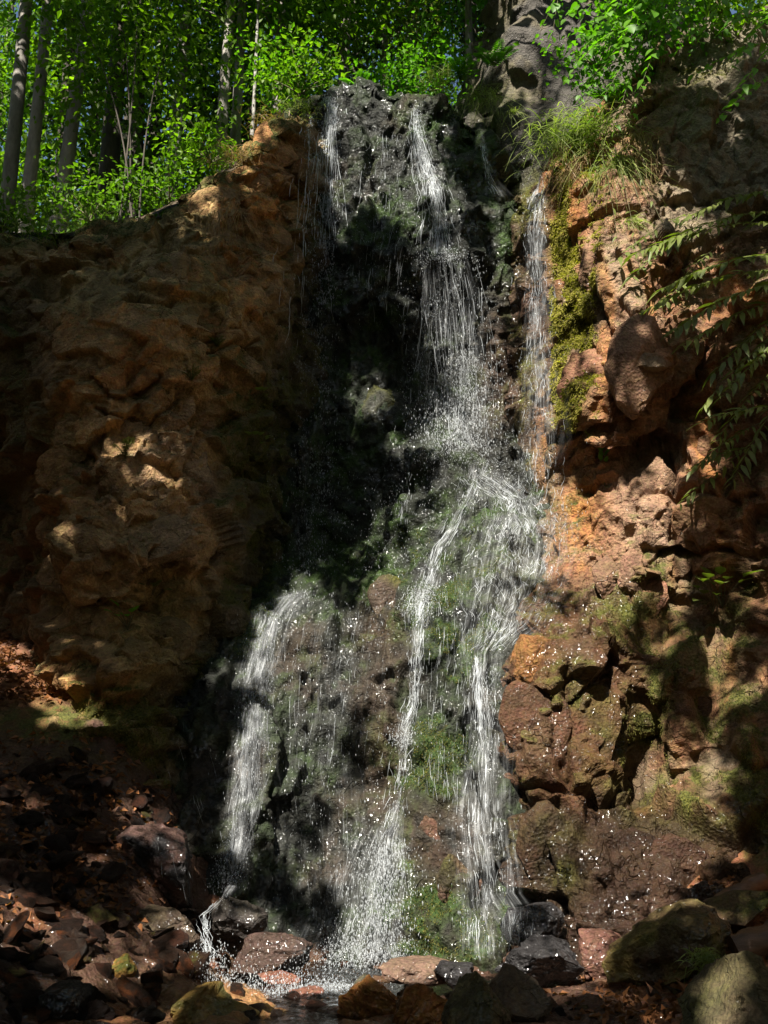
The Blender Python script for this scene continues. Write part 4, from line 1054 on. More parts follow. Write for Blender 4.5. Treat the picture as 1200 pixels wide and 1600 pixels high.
cascade('waterfall', 'wide curtain of falling drops in the middle of the cliff',
  [('stream', lambda G: (strands(G, B2, 120, .0022, seed=21, gap=.4, wig=.006, seg=(.1, .7)), strands(G, B2, 34, .0026, seed=103, gap=.3, wig=.006), strands(G, [(665, 420, 8), (662, 560, 8), (660, 680, 10)], 6, .005, seed=22), strands(G, [(752, 450, 4), (754, 560, 5)], 3, .005, seed=23)), 'film'),
   ('falling_drops', lambda G: (drops(G, B2, 5000, (.0022, .006), seed=24, lift=.3, spread=.55, clump=.7), drops(G, B2[2:], 2600, (.0022, .006), seed=25, lift=.35, spread=.6), drops(G, [(715, 700, 90), (720, 720, 90)], 900, (.002, .005), seed=26, stretch=(.8, 1.4), jitter=.06, lift=.3)), 'film')], [([(696, 405, 44), (705, 500, 56), (712, 600, 62), (718, 708, 70)], 'silk', dict(wid=1.0, layers=1)), ([(665, 415, 6), (662, 550, 7), (660, 680, 9)], 'silk', dict(wid=1.3))])
C_ = [(750, 715, 30), (740, 750, 16), (724, 790, 13), (704, 828, 20), (688, 850, 20), (672, 900, 17), (660, 935, 22), (654, 985, 14), (650, 1040, 9), (645, 1100, 7), (632, 1132, 14), (629, 1180, 8), (622, 1250, 9), (608, 1310, 20), (598, 1380, 34), (590, 1440, 36), (585, 1500, 40)]
cascade('waterfall', 'bright main stream running down the lower rock in the centre',
  [('stream', lambda G: (strands(G, [(c[0], c[1], c[2] * 1.3) for c in C_[:14]], 320, .0026, seed=31, gap=.3, seg=(.03, .22), wig=.03), strands(G, C_[2:11], 120, .003, seed=32, gap=.25, seg=(.04, .25), wig=.016), strands(G, [(c[0], c[1], c[2] * .4) for c in C_[3:8]], 70, .0034, seed=39, gap=.2, seg=(.05, .25), wig=.015), strands(G, [(c[0], c[1], c[2] * .3) for c in C_[7:11]], 40, .003, seed=139, gap=.2, seg=(.05, .3)), strands(G, C_[12:], 220, .003, seed=33, gap=.32, seg=(.04, .22))), 'water'),
   ('falling_drops', lambda G: (drops(G, C_, 1500, seed=34, lift=.1, spread=.7, clump=.5), drops(G, [(660, 920, 40), (655, 960, 30)], 900, seed=35, stretch=(.8, 1.6), jitter=.05), drops(G, [(630, 1140, 30), (628, 1165, 20)], 350, seed=36, stretch=(.8, 1.6)), drops(G, C_[13:], 2200, (.0025, .006), seed=37, spread=.7, lift=.25), drops(G, [(560, 1470, 80), (540, 1520, 110), (530, 1550, 110)], 4500, (.002, .006), seed=38, stretch=(.7, 1.6), lift=.4, jitter=.06)), 'film')], [([(c[0], c[1], c[2]) for c in C_[:14]], 'silk_strong', dict(wid=.75, layers=1)), (C_[:13], 'silk', dict(wid=1.6, layers=1)), (C_[12:], 'silk', dict(wid=1.3, tail=.02)), ([(c[0], c[1], c[2]) for c in C_[12:]], 'silk_strong', dict(wid=.35, tail=.02, layers=1))])
D_ = [(832, 300, 12), (834, 360, 20), (836, 450, 24), (836, 560, 26), (838, 680, 32), (836, 760, 42), (822, 830, 60)]
D2 = [(815, 810, 80), (805, 870, 90), (795, 930, 85), (780, 980, 70), (756, 1020, 36), (752, 1090, 28), (756, 1160, 32), (752, 1230, 42), (752, 1300, 46), (758, 1380, 42), (768, 1440, 44), (770, 1500, 46)]
cascade('waterfall', 'glittering sheet of water down the left flank of the right cliff',
  [('stream', lambda G: (strands(G, D_, 900, .0029, seed=41, gap=.34, seg=(.04, .25), wig=.02), strands(G, [(832, 300, 7), (835, 380, 9), (838, 520, 12)], 160, .0032, seed=42, gap=.25, seg=(.04, .2))), 'water'),
   ('falling_drops', lambda G: drops(G, D_, 1800, (.002, .005), seed=43, lift=.05, clump=.4, spread=.6), 'film')], [(D_[:6], 'silk', dict(wid=.85, layers=2)), ([(832, 300, 8), (835, 400, 10), (838, 560, 12), (840, 720, 16)], 'silk_strong', dict(wid=.8, layers=1))])
cascade('waterfall', 'broad foaming slope of water and twin rivulets right of centre',
  [('stream', lambda G: (strands(G, D2[:5], 1200, .0026, seed=51, gap=.3, seg=(.03, .16), wig=.05, step=.016), strands(G, [(750, 740, 50), (800, 780, 60), (815, 830, 70)], 600, .0026, seed=52, gap=.3, seg=(.03, .16), wig=.05, step=.016), strands(G, D2[4:], 500, .0028, seed=53, gap=.32, seg=(.04, .25), wig=.015), strands(G, [(745, 1010, 6), (748, 1080, 7), (752, 1150, 8)], 90, .0042, seed=54, gap=.2, seg=(.05, .3)),
       strands(G, [(700, 870, 60), (700, 1000, 60), (690, 1150, 55), (690, 1260, 50)], 420, .0018, seed=155, gap=.4, seg=(.04, .3), wig=.008), strands(G, [(640, 730, 14), (632, 780, 8), (628, 830, 8)], 50, .0026, seed=156, gap=.25, seg=(.05, .25)), strands(G, [(770, 1380, 20), (790, 1400, 12), (795, 1450, 8)], 30, .003, seed=55, seg=(.05, .3)), strands(G, [(750, 1380, 20), (735, 1410, 12), (735, 1480, 10)], 40, .003, seed=56, seg=(.05, .3))), 'water'),
   ('falling_drops', lambda G: (drops(G, D2, 2600, (.002, .0055), seed=57, lift=.06, spread=.6, clump=.5), drops(G, [(770, 720, 60), (800, 790, 80)], 900, (.002, .005), seed=58, stretch=(.8, 1.5), lift=.15)), 'film')], [(D2[:5], 'silk', dict(wid=1.1)), ([(760, 735, 40), (790, 780, 55), (815, 830, 70)], 'silk', dict(wid=1.2)), (D2[3:], 'silk', dict(wid=1.2, tail=.03)), ([(c[0], c[1], c[2]) for c in D2[4:]], 'silk_strong', dict(wid=.3, tail=.03, layers=1))])
E_ = [(488, 920, 14), (458, 932, 22), (432, 958, 24), (414, 1000, 22), (400, 1070, 20), (392, 1150, 19), (386, 1240, 18), (376, 1310, 16), (358, 1370, 16), (348, 1408, 22)]
cascade('waterfall', 'misty veil of water at lower left sliding off a mossy ledge',
  [('stream', lambda G: (strands(G, E_, 500, .0034, seed=61, gap=.12, seg=(.1, .6), wig=.02), strands(G, [(480, 925, 10), (440, 940, 20), (420, 975, 20)], 200, .003, seed=62, gap=.2, seg=(.05, .2), wig=.03)), 'veil'),
   ('falling_drops', lambda G: (drops(G, E_, 900, (.002, .005), seed=63, lift=.1, spread=.7, stretch=(1.5, 4)), drops(G, [(372, 1310, 30), (350, 1390, 30)], 500, seed=64, stretch=(1, 2), jitter=.05)), 'film'),
   ('splash_line', lambda G: (strands(G, [(378, 1290, 6), (368, 1330, 6), (362, 1365, 5)], 60, .004, seed=65, gap=.15, seg=(.04, .2))), 'water')], [(E_, 'silk', dict(wid=1.7, layers=3)), (E_, 'silk_strong', dict(wid=.5, layers=1)), ([(384, 1280, 8), (372, 1330, 9), (360, 1370, 9), (348, 1404, 12)], 'silk_strong', dict(wid=1.3))])
H_ = [(318, 1425, 10), (322, 1450, 12), (328, 1490, 14), (318, 1512, 24)]
cascade('waterfall', 'lowest small cascade pouring between dark rocks into the pool',
  [('stream', lambda G: free_strands(G, [(352, 1400, 7.75), (318, 1428, 7.55), (322, 1455, 7.35), (328, 1492, 7.2), (312, 1515, 7.1)], 45, .0024, [.05, .05, .03, .035, .08], 71), 'water'), ('falling_drops', lambda G: free_drops(G, [(325, 1480, 7.2), (318, 1515, 7.0), (300, 1530, 6.9)], 700, (.002, .006), [.05, .12, .16], 72), 'film'), ('foam', lambda G: free_drops(G, [(300, 1530, 7.0), (400, 1545, 7.1), (500, 1548, 7.3), (545, 1540, 7.4)], 2600, (.002, .006), [.12, .1, .12, .15], 73), 'film')], [])
I_ = [(749, 215, 5), (756, 245, 6), (765, 285, 8), (780, 310, 22)]
cascade('waterfall', 'tiny side rivulet in the gully at upper right', [('stream', lambda G: strands(G, I_, 60, .004, seed=75, gap=.25, seg=(.04, .2)), 'water')], [(I_, 'silk_strong', dict(wid=1.3))])
K_ = [(540, 930, 110), (520, 1050, 110), (510, 1200, 110), (520, 1350, 100), (520, 1480, 90)]
cascade('waterfall', 'thin trickles and spray over the dark rock between the two lower streams',
  [('stream', lambda G: (strands(G, K_, 260, .0022, seed=81, gap=.42, seg=(.06, .4), wig=.006), strands(G, [(280, 1150, 60), (290, 1300, 60), (320, 1400, 60)], 60, .002, seed=82, gap=.4, seg=(.05, .3), wig=.004)), 'film'),
   ('falling_drops', lambda G: (drops(G, K_, 1500, (.0018, .005), seed=83, lift=.25, spread=.65), drops(G, [(640, 720, 60), (620, 800, 80), (600, 900, 80)], 900, (.0018, .005), seed=84, lift=.35, spread=.7), drops(G, [(500, 700, 60), (480, 900, 70)], 700, (.002, .005), seed=85, lift=.3)), 'film')], [(K_, 'silk_faint', dict(wid=.9, layers=1)), ([(600, 1290, 40), (570, 1380, 60), (545, 1500, 70)], 'silk', dict(tail=.02, layers=1))])
L_ = [(640, 180, 110), (620, 260, 100), (610, 340, 90), (600, 430, 80), (600, 520, 60)]
cascade('waterfall', 'fine trickles hanging from the mossy ledges of the upper face',
  [('stream', lambda G: (strands(G, L_, 260, .0022, seed=91, gap=.42, seg=(.08, .5), wig=.005), strands(G, [(572, 385, 2), (572, 470, 2)], 3, .004, seed=92), strands(G, [(580, 390, 2), (580, 500, 3)], 3, .004, seed=93), strands(G, [(602, 430, 2), (600, 500, 2)], 3, .004, seed=94), strands(G, [(632, 470, 2), (630, 600, 3)], 3, .004, seed=95), strands(G, [(600, 200, 3), (602, 300, 3)], 4, .004, seed=96), strands(G, [(728, 300, 40), (740, 420, 30)], 50, .002, seed=97, gap=.4, seg=(.05, .3))), 'film'),
   ('falling_drops', lambda G: drops(G, L_, 1400, (.0018, .0045), seed=98, lift=.1, spread=.6), 'film')], [])

# ------------------------------------------------------------------ moss tufts on the rock
def moss_tufts(name, cliff, mat, sel, n, size, label):
    s = SURF[cliff]
    ok = np.nonzero(sel(s))[0]
    if not len(ok): return
    k = rng.choice(ok, n)
    C = s['V'][k] + rng.normal(0, .008, (n, 3)) + s['N'][k] * .002
    D = s['N'][k] * .7 + np.array([0, 0, -.75]) + rng.normal(0, .45, (n, 3))
    V, F = leaves_geo(C, D, rng.normal(0, 1, (n, 3)), rng.uniform(.5, 1.3, n) * size, rng.uniform(.12, .25, n) * size, .1, .2)
    o = link(name, mesh_np(name, V, F, False), M[mat], s['obj'])
    o['kind'] = 'stuff'
def mz(t, f=lambda s: True): return lambda s: (s['moss'] > t) & f(s)
moss_tufts('moss', 'right_cliff', 'moss', mz(.5), 46000, .017, '')
moss_tufts('hanging_moss', 'right_cliff', 'yellowmoss', lambda s: (s['moss'] > .45) & (s['px'] < 940) & (s['px'] > 862) & (s['py'] < 680), 20000, .036, '')
moss_tufts('moss', 'waterfall_cliff', 'darkmoss', mz(.5), 26000, .018, '')
moss_tufts('moss', 'waterfall_cliff', 'moss', mz(.6, lambda s: (s['py'] > 820) & ((s['px'] > 620) | (s['px'] < 440))), 14000, .016, '')
moss_tufts('moss', 'left_cliff', 'moss', mz(.6, lambda s: (s['py'] > 1060)), 12000, .018, '')
moss_tufts('moss', 'left_cliff', 'darkmoss', mz(.5, lambda s: (s['py'] < 1060)), 12000, .02, '')

# ------------------------------------------------------------------ plants
def leaf_mesh(name, mat, w=.28, droop=.2, fold=.25, rows=5):
    """one pointed leaf of unit length along +x, from a stem joint at the origin"""
    t = np.linspace(0, 1, rows)
    wd = w * np.sin(np.pi * np.clip(t * .94 + .06, 0, 1) ** .8)
    wd[0] = .01; wd[-1] = 0.004
    V = []
    for i in range(rows):
        z = -droop * t[i] ** 2
        V += [(t[i], wd[i], z + fold * wd[i]), (t[i], 0, z), (t[i], -wd[i], z + fold * wd[i])]
    F = []
    for i in range(rows - 1):
        a = i * 3
        F += [(a, a + 1, a + 4, a + 3), (a + 1, a + 2, a + 5, a + 4)]
    me = mesh_np(name, V, F, True)
    me.materials.append(M[mat])
    return me
LM = {'broad': leaf_mesh('broad_leaf', 'fresh', .34), 'lance': leaf_mesh('lance_leaf', 'olive', .13, .25), 'lancefresh': leaf_mesh('lance_leaf', 'fresh', .2, .25), 'round': leaf_mesh('round_leaf', 'fresh', .42, .12), 'olivebroad': leaf_mesh('broad_leaf', 'olive', .3, .2)}

def orient(o, d, up, s):
    d = Vector(d).normalized(); up = Vector(up)
    y = up.cross(d).normalized(); z = d.cross(y)
    m = Matrix((d, y, z)).transposed().to_4x4()
    o.matrix_basis = Matrix.Translation(o.location) @ m @ Matrix.Diagonal((s, s, s, 1))

def bez(p, n=14):
    p = [np.asarray(q, float) for q in p]
    t = np.linspace(0, 1, n)[:, None]
    if len(p) == 3: return (1 - t) ** 2 * p[0] + 2 * t * (1 - t) * p[1] + t ** 2 * p[2]
    return (1 - t) ** 3 * p[0] + 3 * t * (1 - t) ** 2 * p[1] + 3 * t * t * (1 - t) * p[2] + t ** 3 * p[3]

def spray(name, label, paths, leaf, n, size, cat='plant', group=None, tip=1.0, rad=.004, stem='stem', spread=1.0):
    """stems carrying individually built leaves; paths in world coordinates"""
    base = np.asarray(paths[0][0])
    root = empty(name, base, label, cat, group)
    G = Geo()
    for p in paths:
        c = bez(p, 16)
        G.tube(c - base, np.linspace(rad, rad * .3, len(c)), 4)
        m = max(2, int(n / len(paths)))
        for i in range(m):
            t = .12 + .88 * (i + random.random() * .5) / m
            k = min(int(t * 15), 14); q = c[k] + (c[k + 1] - c[k]) * (t * 15 - k) if t < 1 else c[-1]
            tan = norm(c[min(k + 1, 15)] - c[max(k - 1, 0)])
            side = norm(np.cross(tan, [0.1, -.4, 1])) * (1 if i % 2 else -1)
            d = tan * random.uniform(.5, 1) + side * random.uniform(.5, 1) * spread + np.array([random.uniform(-.3, .3), random.uniform(-.6, .1), random.uniform(-.55, .15)])
            o = link('leaf', LM[leaf], None, root, q - base)
            orient(o, d, (random.uniform(-.5, .5), random.uniform(-.9, .1), 1), size * random.uniform(.6, 1.25) * (1 - (1 - tip) * t))
    link(stem, G.mesh(stem), M['stem'], root)
    return root

def P_(px, py, dy=0.0):
    h = hit(px, py)
    return at(px, py, h[1] - dy)

# long-leaved herbs hanging over the right cliff
def hang(a, b, sag=.18, fa=.03, fb=.25, bow=.1):
    p = P_(*a, fa); Y = max(P_(*b, 0)[1] - fb, 6.9); Y = min(Y, p[1] - .1)
    q = at(*b, Y)
    m = (p + q) / 2 + np.array([0, -bow, sag])
    return (p, m, q)
spray('arching_herb', 'long-leaved herb arching left from the right edge above the bulging rock', [hang((1230, 330), (1010, 395)), hang((1235, 350), (985, 400)), hang((1240, 300), (1060, 350))], 'lance', 140, .17)
spray('arching_herb', 'long-leaved herb leaning over the middle of the shaded right cliff', [hang((1240, 400), (1030, 455)), hang((1230, 420), (1000, 490)), hang((1240, 440), (1050, 520))], 'lance', 140, .17)
spray('arching_herb', 'drooping leafy stems at the right edge beside the round bulge', [hang((1240, 480), (1110, 590), .1), hang((1240, 500), (1095, 640), .1), hang((1240, 520), (1130, 620), .1), hang((1220, 470), (1060, 545), .1)], 'lance', 130, .16)
spray('arching_herb', 'short leafy stems hanging below the round bulge at right', [hang((1190, 660), (1075, 740), .08), hang((1200, 680), (1060, 790), .05), hang((1190, 700), (1090, 725), .05)], 'lance', 70, .13)
spray('arching_herb', 'fine-leaved stems low over the orange seep on the upper right cliff', [hang((1090, 330), (960, 410), .1, fb=.15), hang((1100, 360), (980, 440), .1, fb=.15), hang((1120, 385), (1020, 505), .1, fb=.2)], 'lance', 80, .14)
def herb(px, py, label, n, L, leaf, spread=.9, lean=(0, -.4, 1), name='broad_leaved_plant', rad=.004):
    b = P_(px, py, -.02)
    root = empty(name, b, label, 'plant')
    G = Geo()
    for i in range(n):
        d = norm(np.array(lean) + np.array([random.uniform(-1, 1) * spread, random.uniform(-.7, .2) * spread, random.uniform(-.3, .5)]))
        l = L * random.uniform(.6, 1.1)
        c = bez((np.zeros(3), d * l * .6 + [0, 0, l * .15], d * l), 8)
        G.tube(c, np.linspace(rad, rad * .5, 8), 4)
        o = link('leaf', LM[leaf], None, root, c[-1])
        orient(o, d + np.array([0, -.3, -.5]), (0, -.5, 1), l * random.uniform(.35, .55))
    link('stem', G.mesh('stem'), M['stem'], root)
    return root
herb(1120, 970, 'long-stalked plant growing from the mossy ledge right of the falls', 10, .42, 'olivebroad', 1.0, (-.35, -.5, .8))
herb(1130, 950, 'smaller long-stalked plant behind the one on the mossy right ledge', 7, .3, 'olivebroad', .8, (-.1, -.4, 1))
herb(945, 760, 'slender pale plant rooted under the right overhang', 5, .33, 'lancefresh', .5, (-.4, -.4, .9))
herb(200, 985, 'broad-leaved seedling in shade on the lower left cliff', 7, .2, 'round', 1.0)
herb(235, 945, 'small leafy plant on a shaded ledge of the lower left cliff', 9, .22, 'olivebroad', 1.0)
herb(400, 640, 'dark leafy plant at the damp edge of the left cliff', 10, .26, 'olivebroad', 1.0)
herb(395, 715, 'low leafy plant below another at the damp edge of the left cliff', 9, .24, 'olivebroad', 1.0)

def fern(name, label, base, n, L, lean=(0, -.5, .6), mat='fresh', spread=1.0, npin=16):
    root = empty(name, base, label, 'fern')
    for i in range(n):
        d = norm(np.array(lean) + np.array([random.uniform(-1, 1) * spread, random.uniform(-.6, .3) * spread, random.uniform(-.2, .5)]))
        l = L * random.uniform(.65, 1.1)
        c = bez((np.zeros(3), d * l * .55 + [0, 0, l * .22], d * l + [0, 0, -l * .2]), npin + 2)
        G = Geo(); G.tube(c, np.linspace(.003, .001, len(c)), 3)
        t = np.linspace(.12, 1, npin)
        C = c[1:-1]; tan = norm(np.gradient(c, axis=0))[1:-1]
        side = norm(np.cross(tan, [0, -.3, 1]))
        W = l * .2 * np.sin(np.pi * np.clip(t * .85 + .15, 0, 1))
        for sg in (1, -1):
            V, F = leaves_geo(C, side * sg + tan * .45, np.tile([0, -.2, 1.], (npin, 1)), W, W * .17 + .002, .1, .15)
            G.add(V, F)
        link('frond', G.mesh('frond', smooth=False), M[mat], root)
    return root
fern('fern', 'small fern with narrow fronds on the left cliff', P_(195, 715, .0), 9, .26, mat='olive')
fern('fern', 'fern frond cluster on the ledge under the lit streak of the left cliff', P_(300, 595, .0), 6, .18, mat='olive')
fern('fern', 'pale fern beside the big shaded slab of the left cliff', P_(340, 545, .0), 6, .18, mat='olive')
fern('fern', 'bright fern at the top of the falls in full sun', at(720, 128, 11.0), 10, .42, (0.2, -.5, .5))
fern('fern', 'green fern hanging beside the grey crag', at(772, 105, 11.0), 12, .5, (-.2, -.6, .1))
fern('fern', 'fern on the lip left of the bright upper fall', at(560, 140, 10.8), 8, .3, (-.2, -.5, .5))
fern('fern', 'bright green fern below the leafy branches of the upper right cliff', P_(960, 165), 14, .42, (-.5, -.6, .2))

def tuft(name, label, base, n, L, mat='grass', lean=(0, -.6, .5), spread=.7, droop=.8, wid=.004, foot=.12):
    G = Geo()
    for i in range(n):
        d = norm(np.array(lean) + rng.normal(0, spread, 3) * [1, .6, .6])
        l = L * random.uniform(.45, 1.15)
        b = rng.normal(0, foot, 3) * [1, .3, .6]
        t = np.linspace(0, 1, 6)[:, None]
        c = b + d * l * t + np.array([0, 0, -1]) * l * droop * t ** 2 * random.uniform(.4, 1.1)
        s = norm(np.cross(d, [random.uniform(-1, 1), -.5, .6])) * wid * (1 - t * .85) 
        V = np.stack([c + s, c - s], 1).reshape(-1, 3)
        F = []
        for k in range(5): F += [(2 * k, 2 * k + 1, 2 * k + 3), (2 * k, 2 * k + 3, 2 * k + 2)]
        G.add(V, F)
    o = link(name, G.mesh(name, smooth=True), M[mat], None, base)
    return tag(o, label, 'grass')
tuft('grass_tuft', 'large sunlit grass tuft spilling over the top of the right cliff', P_(912, 215, .1), 900, .5, lean=(-.35, -.6, .25), foot=.24, droop=.9, wid=.006)
tuft('grass_tuft', 'dry straw-coloured grass hanging under the large sunlit tuft', P_(915, 262), 240, .4, 'drygrass', (-.1, -.4, -.4), foot=.14)
tuft('grass_tuft', 'dry rootlets and grass hanging in a beard on the upper right cliff', P_(995, 215), 160, .42, 'drygrass', (0, -.3, -.8), .25, foot=.06)
tuft('grass_tuft', 'thin green grass drooping beside the dry beard on the upper right cliff', P_(965, 255), 200, .45, 'grass', (.1, -.4, -.3), .45, foot=.12)
tuft('grass_tuft', 'narrow green tuft low on the red rock of the upper right cliff', P_(985, 345), 70, .25, 'grass', (.2, -.5, -.2), .5, foot=.04)
tuft('grass_tuft', 'bright grass tuft on the cliff lip above the upper fall', at(690, 128, 11.0), 320, .32, 'grass', (.2, -.4, .6), foot=.13)
tuft('grass_tuft', 'grass hanging from the crag left of the grey rock', at(750, 150, 11.1), 260, .5, 'grass', (-.1, -.5, -.2), .4, foot=.12)
tuft('grass_tuft', 'small green tuft growing on the face of the grey crag', at(803, 175, 10.85), 60, .2, 'grass', (.1, -.5, 0), .5, foot=.03)
tuft('grass_tuft', 'dry grass along the ridge left of the falls', at(430, 195, 10.15), 260, .22, 'drygrass', (-.2, -.5, .5), .7, foot=.14)
tuft('grass_tuft', 'pale dry grass lower down the left ridge', at(365, 245, 9.9), 240, .2, 'drygrass', (-.2, -.5, .4), .7, foot=.13)
tuft('grass_tuft', 'green grass fringe at the top edge of the left cliff', at(150, 352, 9.6), 260, .25, 'grass', (0, -.5, .5), .7, foot=.16)
tuft('grass_tuft', 'green grass fringe beside the tall beeches on the left cliff top', at(60, 358, 9.6), 220, .25, 'grass', (0, -.5, .5), .7, foot=.16)
tuft('grass_tuft', 'short grass on the left lip of the falls', at(470, 168, 10.4), 200, .2, 'grass', (-.2, -.5, .6), .7, foot=.12)
tuft('grass_tuft', 'bright moss-green tuft on the right bank boulder', at(1100, 1500, 6.0), 200, .1, 'grass', (0, -.3, .6), .9, foot=.04)
tuft('hanging_roots', 'pale thin roots hanging from the soil edge of the left cliff', at(345, 335, 9.3), 60, .35, 'drygrass', (0, -.2, -.9), .25, foot=.12)

def branch(label, paths, leaf, n, size, name='leafy_branch'):
    return spray(name, label, paths, leaf, n, size, 'branch', None, .8, .006)
def free(a, b, Y0, Y1, sag=.15):
    p = at(*a, Y0); q = at(*b, Y1); m = (p + q) / 2 + np.array([0, -.1, sag])
    return (p, m, q)
branch('broad-leaved branch hanging into the top edge above the grass tuft', [free((1000, -60), (880, 35), 8.8, 8.6), free((1010, -50), (930, 60), 8.8, 8.5), free((1030, -60), (965, 90), 8.8, 8.5)], 'round', 60, .15)
branch('bright leafy branch in front of the upper right cliff top', [free((1080, -40), (985, 75), 8.9, 8.6), free((1060, -30), (940, 110), 8.9, 8.6), free((1070, -20), (1000, 140), 8.9, 8.6)], 'broad', 70, .13)
branch('leafy branch at the top edge left of the right corner', [free((1150, -60), (1050, 40), 8.7, 8.4), free((1180, -60), (1090, 70), 8.7, 8.4), free((1120, -60), (1020, 20), 8.7, 8.4)], 'broad', 70, .13)
branch('drooping leafy branch in the upper right corner', [free((1260, -20), (1140, 110), 8.4, 8.1), free((1270, 20), (1150, 150), 8.4, 8.1), free((1250, -40), (1120, 60), 8.4, 8.1)], 'lancefresh', 75, .16)
branch('leafy shoots creeping down the upper right cliff below the bright branch', [free((1010, 60), (925, 190), 9.1, 9.0), free((1000, 80), (960, 210), 9.1, 9.0), free((1030, 70), (985, 190), 9.1, 9.0), free((960, 90), (900, 175), 9.2, 9.0)], 'lancefresh', 90, .11)
branch('leafy branch lying across the rim rock at the right edge', [free((1260, 60), (1080, 120), 8.9, 8.6), free((1250, 100), (1120, 190), 8.8, 8.5), free((1240, 30), (1060, 60), 8.9, 8.6)], 'broad', 80, .12)
branch('bright leafy shoots above the large grass tuft', [free((980, 40), (880, 130), 9.2, 9.0), free((990, 60), (900, 160), 9.2, 9.0), free((1000, 20), (910, 80), 9.1, 8.9)], 'broad', 70, .11)
spray('arching_herb', 'leafy stems trailing across the shaded rock near the right edge', [hang((1230, 560), (1120, 690), .1), hang((1235, 600), (1140, 760), .1), hang((1240, 640), (1100, 660), .1)], 'lance', 90, .15)
spray('arching_herb', 'thin wiry stems hanging down from the large grass tuft', [hang((960, 230), (1000, 420), .05, fb=.2), hang((980, 240), (1080, 460), .05, fb=.2), hang((940, 240), (965, 380), .05, fb=.15)], 'lance', 30, .09)
branch('thin leafy twig in front of the grey crag', [free((900, -40), (840, 60), 9.6, 9.6), free((880, -40), (860, 80), 9.6, 9.5)], 'round', 24, .12)

# ------------------------------------------------------------------ forest
def crown_geo(center, rad, n_spray, per, leaf, seed, flat=.3, low=None, wid=.32, size_j=.35):
    r = np.random.default_rng(seed)
    c = norm(r.normal(size=(n_spray, 3))) * (r.random((n_spray, 1)) ** .45)
    c = c * rad + center
    C = np.repeat(c, per, 0)
    out = norm((C - center) * [1, 1, .3] + r.normal(0, .3, C.shape))
    m = len(C)
    sp = leaf * 3.0
    C = C + np.stack([r.normal(0, sp, m), r.normal(0, sp, m), r.normal(0, sp * flat, m)], 1) - np.array([0, 0, .25]) * np.abs(r.normal(0, sp * .6, m))[:, None]
    D = out * .6 + r.normal(0, .6, (m, 3)) + np.array([0, 0, -.25])
    N = np.array([0, -.1, 1.]) + r.normal(0, .45, (m, 3))
    L = leaf * r.uniform(1 - size_j, 1 + size_j, m)
    return leaves_geo(C, D, N, L, L * wid, .2, .15), c

def tree(label, base, h, r0, top, crown, leafmat, bark, group, leaf=.085, sprays=120, per=42, name='beech_tree', low=True, seed=0, limbs=14, flat=.3):
    """crown: list of (center offset from base, radii)"""
    base = np.array(base, float)
    root = empty(name, base, label, 'tree', group)
    r = np.random.default_rng(seed)
    t = np.linspace(0, 1, 14)
    bend = np.stack([.12 * np.sin(t * 5 + seed) * t, .1 * np.cos(t * 4 + seed * 2) * t, t * 0], 1)
    c = np.stack([top[0] * t, top[1] * t, h * t - .25], 1) + bend * (h / 10)
    rad = r0 * (1 - .62 * t) + r0 * .7 * np.exp(-t * h * 2.6)
    G = Geo(); G.tube(c, rad, 12)
    tr = link('trunk', G.mesh('trunk'), M[bark], root)
    GC_ = Geo(); cen = []
    for ci, (off, rr) in enumerate(crown):
        (V, F), cc = crown_geo(np.array(off, float), np.array(rr, float), max(4, int(sprays / len(crown))), per, leaf, seed * 31 + ci, flat)
        GC_.add(V, F); cen.append(cc)
    cen = np.concatenate(cen)
    link('crown', GC_.mesh('crown', smooth=False), M[leafmat], root)
    GB = Geo()
    for k in r.choice(len(cen), min(limbs, len(cen)), replace=False):
        q = cen[k]
        hd = np.linalg.norm(q[:2] - c[:, :2].mean(0))
        z0 = np.clip(q[2] - .35 * hd, .15 * h, .95 * h)
        tt = np.clip((z0 + .25) / h, 0, 1); i = min(int(tt * 13), 12)
        s0 = c[i] + (c[i + 1] - c[i]) * (tt * 13 - i)
        GB.tube(bez((s0, (s0 + q) / 2 + [0, 0, .12 * hd], q), 9), np.linspace(max(r0 * .22, .01), .005, 9), 5)
    if GB.V: link('limb', GB.mesh('limb'), M[bark], root)
    return root

def tb(px, py, Y):
    """base on the forest floor below pixel column px at depth Y"""
    x = float(at(px, py, Y)[0])
    return (x, Y, top_z(x, Y))

G1 = 'trees above the cliffs'
# tall beeches at left: bare trunks, crowns above and around
def C3(*a): return list(a)
tree('tall grey beech trunk at the far left edge', tb(8, 340, 12.4), 15, .105, (-.2, .4), C3(((.0, .2, 6.5), (2.0, 1.8, 2.0)), ((.0, .3, 10.5), (2.6, 2.4, 3))), 'beech', 'bark', G1, seed=1, sprays=170)
tree('second tall grey beech from the left edge', tb(38, 340, 11.6), 15, .085, (.1, .3), C3(((.2, -.2, 5.6), (1.8, 1.5, 1.6)), ((.2, .2, 9.5), (2.4, 2.2, 3))), 'beech', 'bark', G1, seed=2, sprays=150)
tree('third tall beech from the left, leaning right', tb(88, 340, 11.8), 15, .095, (.7, .3), C3(((.6, -.2, 5.8), (1.9, 1.5, 1.6)), ((.9, .2, 9.5), (2.4, 2.2, 3))), 'beech', 'bark', G1, seed=3, sprays=150)
tree('dark trunk in shadow right of the three tall beeches', tb(165, 330, 13.2), 14, .15, (.2, .2), C3(((.2, 0, 5.5), (2.0, 1.8, 2.2)), ((.2, 0, 9.5), (2.4, 2.2, 3))), 'far_leaf', 'darkbark', G1, seed=4, sprays=130)
tree('pale spotted trunk in the shade between saplings and ridge', tb(268, 270, 13.0), 13, .10, (.25, .2), C3(((.2, 0, 4.6), (1.9, 1.6, 1.8)), ((.2, .2, 8.5), (2.2, 2.0, 2.6))), 'beech', 'birch', G1, seed=5, sprays=120)
